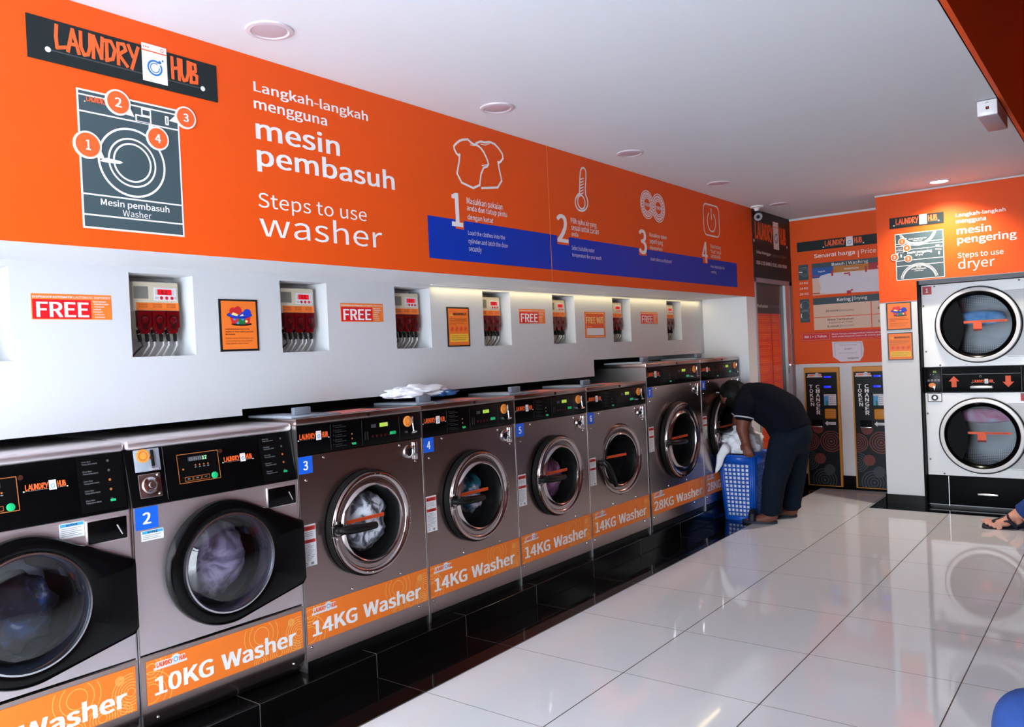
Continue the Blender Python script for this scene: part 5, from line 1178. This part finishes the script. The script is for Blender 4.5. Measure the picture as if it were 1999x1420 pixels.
    for s, m in ((1, .215), (-1, w-.215)):
        c = (m, zb_+.085); k = .04; mb = MB()
        pts = [(0, 1.1), (.95, .1), (.45, .1), (.45, -1), (-.45, -1), (-.45, .1), (-.95, .1)]; pts = [(c[0]+x*k, c[1]+s*y*k*1.05) for x, y in pts]
        if s > 0: pts = pts[::-1]
        mb.poly(P, pts, 'caution', .0095); b = mb.build('arrow', cp); b['label'] = 'orange arrow pointing '+('up' if s > 0 else 'down')
    mb = MB(); mb.logo(P, w/2-.06, zb_+.075, .15, n=.009, line='text_dim'); mb.ring(P, w/2, zb_+.125, .006, .009, 'text_grey', .009, 12); mb.build('logo', cp)
    mb = MB(); mb.slab(P, w/2-.075, zb_+.03, w/2+.085, zb_+.052, .008, .02, 'satin', .008, 3); mb.build('handle', cp)
    for u in (.012, w-.124):
        mb = MB(); mb.slab(P, u, zb_+.012, u+.112, zc_-.012, .003, .005, 'black_panel2', .001); mb.text(P, '81', u+.055, zc_-.045, u+.08, zc_-.028, 'lcd_green', .01, .0055)
        for i in range(4): mb.rect(P, u+.012+.024*i, zb_+.09, u+.03+.024*i, zb_+.094, 'text_grey', .0055); mb.rect(P, u+.012+.024*i, zb_+.1, u+.03+.024*i, zb_+.104, 'white_label', .0055)
        for i in range(2): mb.disc(P, u+.035+.02*i, zc_-.06, .003, 'white_label', .0055, 8)
        mb.disc(P, u+.045, zb_+.06, .026, 'token_orange', .006, 24, .019); mb.slab(P, u+.055, zb_+.02, u+.063, zb_+.06, .005, .012, 'satin', .002); mb.lathe(P, u+.06, zb_+.045, [(.01, .006), (.008, .014)], 'chrome', 12, cap=True); mb.build('coin_module', cp)
    for u in (.02, w-.112):
        mb = MB(); mb.slab(P, u, zb_-.075, u+.105, zb_-.006, .001, .004, 'black_plastic'); mb.slab(P, u+.005, zb_-.07, u+.1, zb_-.011, .004, .006, 'enamel_white'); mb.lathe(P, u+.0525, zb_-.04, [(.025, .006), (.023, .01), (.015, .01), (.012, .005)], 'black_plastic', 24, cap=True); mb.lathe(P, u+.0525, zb_-.04, [(.009, .006), (.008, .011)], 'chrome', 12, cap=True)
        for a, b in ((.015, -.062), (.09, -.062), (.015, -.018), (.09, -.018)): mb.lathe(P, u+a, zb_+b, [(.005, .006), (.003, .008)], 'satin', 8, cap=True)
        if u+.105 < w+.05: mb.build('coin_box', t)
    mb = MB(); mb.slab(P, 0, .03, .145, za-.002, -.02, -.002, 'dryer_black'); mb.slab(P, .152, .03, w, za-.002, -.02, .0, 'dryer_black', .002); mb.slab(P, .147, .02, .151, za-.002, -.02, .002, 'alu'); mb.slab(P, 0, 0, w, .03, -.08, -.05, 'black_plastic'); mb.build('lint_drawer', t)
    mb = MB(); mb.slab(P, w/2-.055, .115, w/2+.095, .137, 0, .018, 'satin', .008, 3); mb.build('drawer_handle', t.children[-1])
    return t
make_dryer(DX0, 'white stacked dryer with red numerals 1 and 2 beside the white pier', True)
d2 = make_dryer(DX0+.815, 'white stacked dryer right of the one numbered 1, cut by the right edge', False)
mb = MB(); mb.box((PX1, YD-.003, 0), (DX0-.001, DY+.05, DTOP), 'dryer_black'); mb.box((PX1, YD+.02, 1.803), (1.2, DY+.06, DTOP), 'trim_grey'); struct(mb.build('trim_5'))
o = heap('drying_laundry', (-.2, -.06, -.07), (.24, .06, .06), 'dry_blue', 11, .15, 1.5, 4, False); o.location = (DX0+.37, DY+.12, 1.52); tag(o, 'bright blue cloth tumbling in the upper dryer', 'laundry')
o = heap('drying_laundry', (-.24, -.06, -.07), (.26, .06, .06), 'dry_pink', 12, .15, 1.5, 4, False); o.location = (DX0+.40, DY+.14, .74); tag(o, 'pink and pale cloth in the lower dryer', 'laundry')
# ------------------------------------------------------------------ clothes left on the washers
zt = .105+1.062+.013
p = at(835, 772, X=-2.9)
o = heap('clothes_pile', (-3.0, p.y-.28, zt), (-2.83, p.y+.16, zt+.085), 'linen', 21, .35, 2.6, 5); recenter(o); tag(o, 'crumpled white clothes lying on top of washers 3 and 4', 'clothes')
mb = MB(); a = Vector((-2.92, p.y-.18, zt+.068)); 
bmc = heap('blue_towel', (-2.95, p.y-.02, zt+.004), (-2.82, p.y+.2, zt+.05), 'linen_blue', 22, .3, 2.4, 4); recenter(bmc); tag(bmc, 'folded blue cloth tucked into the white clothes on washer 4', 'clothes')
# ------------------------------------------------------------------ blue hamper
bx, by = -2.53, 6.30
bk = thing('laundry_basket', 'tall blue slatted plastic hamper full of white washing beside the man', 'laundry basket', (bx, by, 0))
def hamper():
    mb = MB(); nz, hz = 13, .52; tw, td = .16, .2; k0 = .82
    def wall(p0, p1, cols, z0=.03, z1=hz-.07):
        def pt(a, z):
            f = k0+(1-k0)*z/hz; q = Vector(p0)*(1-a)+Vector(p1)*a; return (q.x*f, q.y*f, z)
        for j in range(nz):
            for i in range(cols):
                a0, a1 = i/cols, (i+1)/cols; b0, b1 = z0+(z1-z0)*j/nz, z0+(z1-z0)*(j+1)/nz; g = .13/cols; hh = .16*(z1-z0)/nz
                O = [pt(a0, b0), pt(a1, b0), pt(a1, b1), pt(a0, b1)]; I = [pt(a0+g, b0+hh), pt(a1-g, b0+hh), pt(a1-g, b1-hh), pt(a0+g, b1-hh)]
                mb.add(O+I, [(0, 1, 5, 4), (1, 2, 6, 5), (2, 3, 7, 6), (3, 0, 4, 7)], 'basket_blue')
        mb.add([pt(0, 0), pt(1, 0), pt(1, z0), pt(0, z0)], [(0, 1, 2, 3)], 'basket_blue'); mb.add([pt(0, z1), pt(1, z1), pt(1, hz), pt(0, hz)], [(0, 1, 2, 3)], 'basket_blue')
    r = .05; cs = []
    for cx, cy, s in ((tw-r, -td+r, -PI/2), (tw-r, td-r, 0), (-tw+r, td-r, PI/2), (-tw+r, -td+r, PI)): cs.append([(cx+r*math.cos(s+i*PI/8), cy+r*math.sin(s+i*PI/8), 0) for i in range(5)])
    for i in range(4):
        wall(cs[i][-1], cs[(i+1) % 4][0], 6 if i % 2 else 7)
        for a, b in zip(cs[i], cs[i][1:]): f = k0; mb.add([(a[0]*f, a[1]*f, 0), (b[0]*f, b[1]*f, 0), (b[0], b[1], hz), (a[0], a[1], hz)], [(0, 1, 2, 3)], 'basket_blue', True)
    loop = [q for c in cs for q in c]; n = len(loop); mb.add([(q[0]*k0, q[1]*k0, .002) for q in loop], [list(range(n))], 'basket_blue')
    o = mb.build('body', bk); m = o.modifiers.new('thickness', 'SOLIDIFY'); m.thickness = .004; m.offset = -1
    rm = MB(); rows = []
    for s, z in ((1, hz), (1.06, hz+.004), (1.08, hz-.012), (1.02, hz-.016)): rows.append([(q[0]*s, q[1]*s, z) for q in loop])
    rm.add([q for r_ in rows for q in r_], [(j*n+i, j*n+(i+1) % n, (j+1)*n+(i+1) % n, (j+1)*n+i) for j in range(3) for i in range(n)], 'basket_blue', True); rm.build('rim', bk)
hamper()
o = heap('white_washing', (bx-.20, by-.20, .455), (bx+.15, by+.2, .74), 'linen', 31, .28, 2.0, 5, True, None, .12); recenter(o); tag(o, 'heap of white washing overflowing the blue hamper', 'laundry')
bm = bmesh.new(); bmesh.ops.create_cube(bm, size=1); bmesh.ops.subdivide_edges(bm, edges=bm.edges[:], cuts=9, use_grid_fill=True)
for v in bm.verts:
    z = v.co.z+.5; f = .82+.18*(.03+z*.42)/.52; q = v.co*7
    v.co = Vector((bx+v.co.x*.27*f, by+v.co.y*.345*f, .03+z*.43)) + noise.noise_vector(q)*.009
o = MB().bm(bm, 'linen', True).build('white_washing', None, False); recenter(o); tag(o, 'white washing seen through the slots of the blue hamper', 'laundry')
mb = MB(); mb.tube([(bx-.06, by-.20, .57), (bx-.08, by-.235, .555), (bx-.10, by-.25, .51), (bx-.125, by-.243, .45), (bx-.14, by-.235, .40), (bx-.15, by-.232, .37)], [.05, .042, .033, .025, .016, .004], 'linen', 14); o = recenter(mb.build('hanging_sleeve', None, False))
for v in o.data.vertices: v.co.y *= .55; v.co += noise.noise_vector(v.co*14+Vector((3, 1, 7)))*.018; tag(o, 'white sleeve hanging over the front rim of the hamper', 'laundry')

# ------------------------------------------------------------------ the man bending over the hamper
man = thing('person', 'man in a navy polo and dark jeans bending over the blue hamper', 'person', (-2.3, 6.2, 0))
def rel(x, y, Y): return at(x, y, Y=Y)-Vector((-2.3, 6.2, 0))
YL, YM, YR = 6.10, 6.26, 6.44
J = {
 'pelvis': (rel(1546, 846, YM), (.125, .14)), 'waist': (rel(1527, 808, YM), (.125, .145)), 'chest': (rel(1494, 788, YM), (.145, .165)), 'upper': (rel(1466, 778, YM), (.1, .12)), 'neck': (rel(1447, 768, YM), .062), 'skull0': (rel(1436, 766, YM-.01), .075), 'skull': (rel(1428, 772, YM-.02), (.098, .085)), 'chin': (rel(1419, 786, YM-.02), .055),
 'sl': (rel(1455, 796, YL+.01), .068), 'el': (rel(1449, 838, YL-.03), .047), 'wl': (rel(1456, 865, 6.075), .034), 'pl': (rel(1458, 873, 6.062), .035), 'pl2': (rel(1459, 878, 6.06), .033),
 'sr': (rel(1452, 792, YR), .078), 'er': (rel(1440, 834, YR), .052), 'wr': (rel(1441, 868, YR-.08), .036), 'pr': (rel(1442, 880, YR-.1), (.042, .026)),
 'hl': (rel(1530, 868, YL+.06), .105), 'kl': (rel(1511, 940, YL+.0), .075), 'al': (rel(1506, 1006, 6.12), .05), 'ful': (rel(1497, 1012, 6.11), .045), 'bl': (rel(1472, 1017, 6.09), .035), 'tl': (rel(1458, 1018, 6.08), .024),
 'hr': (rel(1552, 868, YR-.04), .105), 'kr': (rel(1550, 930, YR), .075), 'ar': (rel(1545, 996, YR-.02), .05), 'fur': (rel(1538, 1001, YR-.02), .045), 'br': (rel(1520, 1004, YR-.05), .035), 'tr': (rel(1508, 1006, YR-.06), .024)}
E_ = [['pelvis', 'waist', 'chest', 'upper', 'neck', 'skull0', 'skull', 'chin'], ['upper', 'sl', 'el', 'wl', 'pl', 'pl2'], ['upper', 'sr', 'er', 'wr', 'pr'], ['pelvis', 'hl', 'kl', 'al', 'ful', 'bl', 'tl'], ['pelvis', 'hr', 'kr', 'ar', 'fur', 'br', 'tr']]
for sd, pk in (('l', 'pl'), ('r', 'pr')):
    w0 = J['w'+sd][0]; p0 = J[pk][0]; d = (p0-w0).normalized(); side = Vector((1 if sd == 'l' else -1, 0, 0)); out = Vector((0, -1, 0))
    for i, (o_, ln) in enumerate(((-.031, .07), (-.0105, .08), (.0105, .076), (.03, .062))):
        b = p0+side*o_+d*.02
        J['f%s%da' % (sd, i)] = (b+d*ln*.45+out*.012, .0105); J['f%s%db' % (sd, i)] = (b+d*ln*.8+Vector((0, .012, 0)), .0095); J['f%s%dc' % (sd, i)] = (b+d*ln*.75+Vector((0, .034, 0)), .0085)
        E_.append([pk, 'f%s%da' % (sd, i), 'f%s%db' % (sd, i), 'f%s%dc' % (sd, i)])
    J['t%sa' % sd] = (p0-d*.005+side*-.042, .012); J['t%sb' % sd] = (p0+d*.035+side*-.05+Vector((0, .015, 0)), .0105); E_.append([pk, 't%sa' % sd, 't%sb' % sd])
body = blob('body', J, E_, 'skin_dark', man, .0055, 4)
# face: nose, brows and ear on the bowed head
hd = J['skull'][0]; cn = J['chin'][0]; fwd = (cn-hd).normalized(); side = Vector((0, -1, 0)); facing = fwd.cross(side); facing = facing if facing.x < 0 else -facing
mb = MB()
mb.tube([hd+fwd*.02+facing*.09, hd+fwd*.05+facing*.115, hd+fwd*.06+facing*.095], [.009, .016, .011], 'skin_dark', 8)
for s in (-1, 1): mb.tube([hd+fwd*.03+side*s*.03+facing*.088, hd+fwd*.03+side*s*.036+facing*.087], .008, 'vinyl_white', 8)
mb.tube([hd+fwd*.085+facing*.085+side*.022, hd+fwd*.085+facing*.085-side*.022], .006, 'text_maroon', 6)
for s in (-1, 1): e = hd+side*s*.088+fwd*.03-facing*.005; mb.tube([e-fwd*.03-facing*.008, e-fwd*.015+side*s*.012, e+fwd*.012+side*s*.01, e+fwd*.03], [.004, .011, .01, .004], 'skin_dark', 12)
mb.build('face', man)
# hair
bm = bmesh.new(); bmesh.ops.create_icosphere(bm, subdivisions=4, radius=1)
hc = hd-fwd*.02-facing*.012
for v in bm.verts:
    q = v.co.copy(); r = 1+.07*noise.noise(q*6)+.04*noise.noise(q*14); v.co = hc+(facing*q.x*.122+side*q.y*.112+fwd*q.z*.114)*r
bmesh.ops.delete(bm, geom=[v for v in bm.verts if (v.co-hd).dot(fwd) > .03 and (v.co-hd).dot(facing) > .0 or (v.co-hd).dot(fwd) > .085], context='VERTS')
MB().bm(bm, 'hair', True).build('hair', man)
# polo shirt and jeans follow the body a little outside it
def grow(k, f): p, r = J[k]; return (p, tuple(x*f for x in r) if isinstance(r, tuple) else r*f)
mid = lambda a, b, t: J[a][0]*(1-t)+J[b][0]*t
S = {'hem': (mid('waist', 'pelvis', .95), .162), 'w0': (mid('waist', 'pelvis', .5), .166), 'waist': (J['waist'][0], .17), 'wc': (mid('waist', 'chest', .5), .168), 'chest': (J['chest'][0], .162), 'cu': (mid('chest', 'upper', .5), .15), 'upper': (J['upper'][0], .128), 'nk': (mid('upper', 'neck', .75), .078),
     'us': (mid('upper', 'sl', .5), .11), 'sl': (J['sl'][0], .092), 'cl': (mid('sl', 'el', .3), .08), 'cl2': (mid('sl', 'el', .48), .074), 'ur': (mid('upper', 'sr', .5), .11), 'sr': (J['sr'][0], .092), 'cr': (mid('sr', 'er', .3), .08), 'cr2': (mid('sr', 'er', .48), .074)}
polo = blob('polo_shirt', S, [['hem', 'w0', 'waist', 'wc', 'chest', 'cu', 'upper', 'nk'], ['upper', 'us', 'sl', 'cl', 'cl2'], ['upper', 'ur', 'sr', 'cr', 'cr2']], 'polo', man, .01, 8)
def band(c, ax, r, m, name, par, w=.006):
    ax = ax.normalized(); a = ax.orthogonal().normalized(); b = ax.cross(a); mb = MB()
    mb.tube([c+a*r*math.cos(t*PI/12)+b*r*math.sin(t*PI/12) for t in range(25)], w, m, 6, False); o = mb.build(name, par); o['label'] = 'pale trim'; return o
band(S['cl2'][0]+(J['el'][0]-J['sl'][0]).normalized()*-.002, J['el'][0]-J['sl'][0], .073, 'polo_trim', 'cuff_trim', polo)
band(S['cr2'][0]+(J['er'][0]-J['sr'][0]).normalized()*-.002, J['er'][0]-J['sr'][0], .073, 'polo_trim', 'cuff_trim', polo)
band(mid('upper', 'neck', .92), J['neck'][0]-J['upper'][0], .08, 'polo_trim', 'collar_trim', polo)
Jn = {'pelvis': (J['pelvis'][0], .152), 'wb': (mid('pelvis', 'waist', .5), .15), 'hl': (J['hl'][0], .115), 'kl': (J['kl'][0], .09), 'al': (J['al'][0]+Vector((0, 0, .055)), .078), 'al2': (J['al'][0]+Vector((0, 0, .02)), .08),
      'hr': (J['hr'][0], .115), 'kr': (J['kr'][0], .09), 'ar': (J['ar'][0]+Vector((0, 0, .055)), .076), 'ar2': (J['ar'][0]+Vector((0, 0, .02)), .078)}
blob('jeans', Jn, [['wb', 'pelvis', 'hl', 'kl', 'al', 'al2'], ['wb', 'pelvis', 'hr', 'kr', 'ar', 'ar2']], 'jeans_dark', man, .01, 6)
def slide(name, heel, toe, par, m='sole_navy', wd=.048):
    d = (toe-heel); L = d.length; d.normalize(); s = Vector((-d.y, d.x, 0)); pts = []
    for i in range(24):
        a = 2*PI*i/24; f = math.cos(a); g = math.sin(a); pts.append(heel+d*(L/2+f*L/2*1.06)+s*g*wd*(1+.15*f))
    mb = MB(); n = 24
    mb.add([(p.x, p.y, z) for z in (.002, .022) for p in pts], [list(range(n))[::-1], list(range(n, 2*n))]+[(i, (i+1) % n, n+(i+1) % n, n+i) for i in range(n)], m, False)
    o = mb.build(name, par); o.location = (-par.location.x*0, 0, 0); return o, d, s, L
for side_, hl_, tl_ in (('l', 'al', 'tl'), ('r', 'ar', 'tr')):
    h_ = J[hl_][0]+Vector((.035, .01, 0)); t_ = J[tl_][0]+Vector((-.03, 0, 0)); h_.z = t_.z = 0
    o, d, s, L = slide('slipper', h_, t_, man)
    mb = MB(); c = h_+d*L*.7
    mb.tube([c+s*.058+Vector((0, 0, .02)), c+s*.045+Vector((0, 0, .06)), c+Vector((0, 0, .082)), c-s*.045+Vector((0, 0, .06)), c-s*.058+Vector((0, 0, .02))], [.03, .03, .03, .03, .03], 'sole_navy', 8); mb.build('strap', o)
    mb = MB(); mb.tube([c+s*-.075+d*.02+Vector((0, 0, .045)), c+s*-.077-d*.03+Vector((0, 0, .043))], .007, 'slide_mark', 6); mb.build('strap_mark', o)

# ------------------------------------------------------------------ people sitting on the right
def sitter(name, label, ox, oy, fx, fy, jeans, foot_dir, knee, hip, rollang=0):
    pr = thing('person', label, 'person', (ox, oy, 0)); O = Vector((ox, oy, 0))
    q = {}
    hp = Vector(hip)-O; kn = Vector(knee)-O; an = Vector((fx, fy, .085))-O; fd = Vector((*foot_dir, 0)).normalized(); sd = Vector((-fd.y, fd.x, 0))
    yo = Vector((0, .2, 0))                                   # the other leg beside it
    q['pelvis'] = (hp+yo*.5+Vector((.06, 0, .04)), .15); q['belly'] = (hp+yo*.5+Vector((.08, 0, .22)), (.14, .16)); q['chest'] = (hp+yo*.5+Vector((.07, 0, .42)), (.14, .17)); q['nk'] = (hp+yo*.5+Vector((.05, 0, .58)), .06); q['hd0'] = (hp+yo*.5+Vector((.03, 0, .66)), .08); q['hd'] = (hp+yo*.5+Vector((.02, 0, .76)), .1)
    ch = [['pelvis', 'belly', 'chest', 'nk', 'hd0', 'hd']]
    for k, off in (('a', Vector((0, 0, 0))), ('b', yo+Vector((.22, 0, 0)))):
        q['h'+k] = (hp+off, .095); q['k'+k] = (kn+off, .068); A = an+off
        q['an'+k] = (A, .038); q['he'+k] = (A-fd*.03+Vector((0, 0, -.045)), .03); q['in'+k] = (A+fd*.06+Vector((0, 0, -.03)), .034); q['ba'+k] = (A+fd*.115+Vector((0, 0, -.046)), .024)
        for n_, w_ in (('m', .022), ('n', -.026)): q[n_+k] = (A+fd*(.112+.3*w_)+sd*-w_+Vector((0, 0, -.047)), .021); ch += [['in'+k, n_+k, 'ba'+k]]
        ch += [['pelvis', 'h'+k, 'k'+k, 'an'+k, 'in'+k, 'ba'+k], ['an'+k, 'he'+k]]
        for i, (w_, l_, r_) in enumerate(((.032, .058, .0155), (.009, .056, .011), (-.009, .05, .0105), (-.026, .042, .0102), (-.042, .032, .010))):
            b = A+fd*.14+sd*-w_*1.0*(-1)+Vector((0, 0, -.052)) if False else A+fd*(.135-.012*i)+sd*w_*-1+Vector((0, 0, -.052))
            q['t%s%d' % (k, i)] = (b+fd*l_*.5+Vector((0, 0, .004)), r_); q['u%s%d' % (k, i)] = (b+fd*l_+Vector((0, 0, -.004)), r_*.9); ch.append([('m' if i < 2 else 'n')+k, 't%s%d' % (k, i), 'u%s%d' % (k, i), 'u%s%d' % (k, i)])
        for s2, y2 in ((1, -.19 if k == 'a' else .19),):
            sh = hp+yo*.5+Vector((.06, y2, .5)); q['s'+k] = (sh, .055); q['e'+k] = (sh+Vector((-.03, y2*.2, -.26)), .042); q['w'+k] = (sh+Vector((-.24, -y2*.1, -.32)), .03); q['p'+k] = (sh+Vector((-.31, -y2*.2, -.34)), (.036, .02)); ch.append(['chest', 's'+k, 'e'+k, 'w'+k, 'p'+k])
            for i in range(4): q['f%s%d' % (k, i)] = (q['p'+k][0]+Vector((-.07+.006*abs(i-1), (i-1.5)*.02, -.01)), .008); ch.append(['p'+k, 'f%s%d' % (k, i)])
            q['g'+k] = (q['p'+k][0]+Vector((-.03, -y2*.22, -.01)), .009); ch.append(['p'+k, 'g'+k])
    RM = Matrix.Translation(Vector((an.x, an.y, .03))) @ Matrix.Rotation(rollang, 4, fd) @ Matrix.Translation(-Vector((an.x, an.y, .03)))
    for k_ in list(q):
        if k_ in ('hea', 'ina', 'baa') or (k_[0] in 'tu' and k_[1] == 'a' and k_[2:].isdigit()): q[k_] = (RM @ q[k_][0], q[k_][1])
    blob('body', q, ch, 'skin_fair', pr, .0045, 2)
    g = lambda k, f: (q[k][0], f)
    jn = {'wb': (q['pelvis'][0]+Vector((.01, 0, .1)), (.165, .165)), 'pelvis': g('pelvis', .168)}; jc = [['wb', 'pelvis']]
    for k in 'ab':
        jn['h'+k] = g('h'+k, .115); jn['k'+k] = g('k'+k, .088); an_ = q['an'+k][0]; kk = q['k'+k][0]; jn['s'+k] = (an_*.55+kk*.45, .075); jn['c'+k] = (an_+(kk-an_)*.2, .062); jn['d'+k] = (an_+(kk-an_)*.11, .06); jc.append(['pelvis', 'h'+k, 'k'+k, 's'+k, 'c'+k, 'd'+k])
    blob('jeans', jn, [['wb', 'pelvis', 'h'+k, 'k'+k, 's'+k, 'c'+k, 'd'+k] for k in 'ab'], jeans, pr, .01, 5)
    tp = {'b0': (q['pelvis'][0]+Vector((.01, 0, .09)), (.17, .175)), 'belly': g('belly', (.165, .18)), 'chest': g('chest', (.16, .19)), 'nk': (q['nk'][0]-Vector((0, 0, .03)), .085)}; tc_ = [['b0', 'belly', 'chest', 'nk']]
    for k in 'ab': tp['s'+k] = g('s'+k, .072); tp['e'+k] = (q['s'+k][0]*.5+q['e'+k][0]*.5, .064); tc_.append(['chest', 's'+k, 'e'+k])
    blob('shirt', tp, tc_, 'tee_grey', pr, .012, 8)
    bm = bmesh.new(); bmesh.ops.create_icosphere(bm, subdivisions=3, radius=1); hc = q['hd'][0]+Vector((.02, 0, .015))
    for v in bm.verts: v.co = hc+v.co*.118
    bmesh.ops.delete(bm, geom=[v for v in bm.verts if v.co.x < hc.x-.04 and v.co.z < hc.z+.05 or v.co.z < hc.z-.08], context='VERTS'); MB().bm(bm, 'hair', True).build('hair', pr)
    for k, off in (('a', Vector((0, 0, 0))), ('b', yo+Vector((.22, 0, 0)))):
        A = an+off; A0 = Vector((A.x, A.y, 0)); o, d, s, L = slide('sandal', A0-fd*.075, A0+fd*.2, pr, 'sole_navy', .046)
        mb = MB(); tz = lambda p, z: Vector((p.x, p.y, z)); bs = A0+fd*.135
        th = bs+sd*-.018+fd*.02
        def strap(pts):
            pts = [Vector(p) for p in pts]; mb.tube(pts, .0085, 'sole_navy', 6)
        strap([tz(th, .03), tz(th-fd*.03, .055), tz(A0+fd*.055+sd*-.03, .078), tz(A0+fd*.02+sd*-.045, .06), tz(A0-fd*.01+sd*-.048, .02)])
        strap([tz(th, .03), tz(th-fd*.025+sd*.015, .05), tz(A0+fd*.06+sd*.022, .082), tz(A0+fd*.02+sd*.043, .06), tz(A0-fd*.01+sd*.046, .02)])
        strap([tz(A0+fd*.012+sd*-.05, .06), tz(A0+fd*.045+sd*-.03, .09), tz(A0+fd*.055, .1), tz(A0+fd*.045+sd*.03, .09), tz(A0+fd*.012+sd*.05, .06)])
        strap([tz(A0+fd*.012+sd*-.05, .06), tz(A0-fd*.055+sd*-.03, .07), tz(A0-fd*.075, .072), tz(A0-fd*.055+sd*.03, .07), tz(A0+fd*.012+sd*.05, .06)])
        sb = mb.build('strap', o)
        if k == 'a':
            mb = MB(); nn = RM.to_3x3() @ Vector((0, 0, 1))
            for i in range(5):
                p_, rr = q['ua%d' % i]; bm = bmesh.new(); bmesh.ops.create_icosphere(bm, subdivisions=2, radius=rr*.75, matrix=Matrix.Translation(p_+nn*rr*.5+fd*rr*.25)); mb.bm(bm, 'nail', True)
            mb.build('toenails', pr, False)
            o.data.transform(RM); sb.data.transform(RM)
    return pr
f0 = at(1962, 1012, Z=.085); 
sitter('person', 'seated person in blue jeans and navy thong sandals in front of the dryer', -.1, 6.6, -.72, 6.67, 'jeans_blue', (-.9, -.44), (-.36, 6.64, .36), (.06, 6.62, .5), -.6)
kn = at(2020, 1400, Z=.5)
sitter('person', 'nearest seated person, only a blue denim knee at the lower right corner', .05, kn.y+.1, kn.x-.05, kn.y, 'jeans_blue', (-1, 0), (kn.x, kn.y, .475), (kn.x+.42, kn.y, .52))
bn = thing('bench', 'dark waiting bench under the seated people, right of the frame', 'bench', (.12, 4.35, 0))
MB().box((-.2, -2.65, .36), (.25, 2.65, .40), 'bench_dark', .01).build('seat', bn)
for y in (-2.4, 0, 2.4):
    for x in (-.14, .2): MB().box((x-.02, y-.02, 0), (x+.02, y+.02, .36), 'satin', .003).build('leg', bn)
# ------------------------------------------------------------------ clear the lettering helper
bpy.data.objects.remove(_fo); bpy.data.curves.remove(_f)
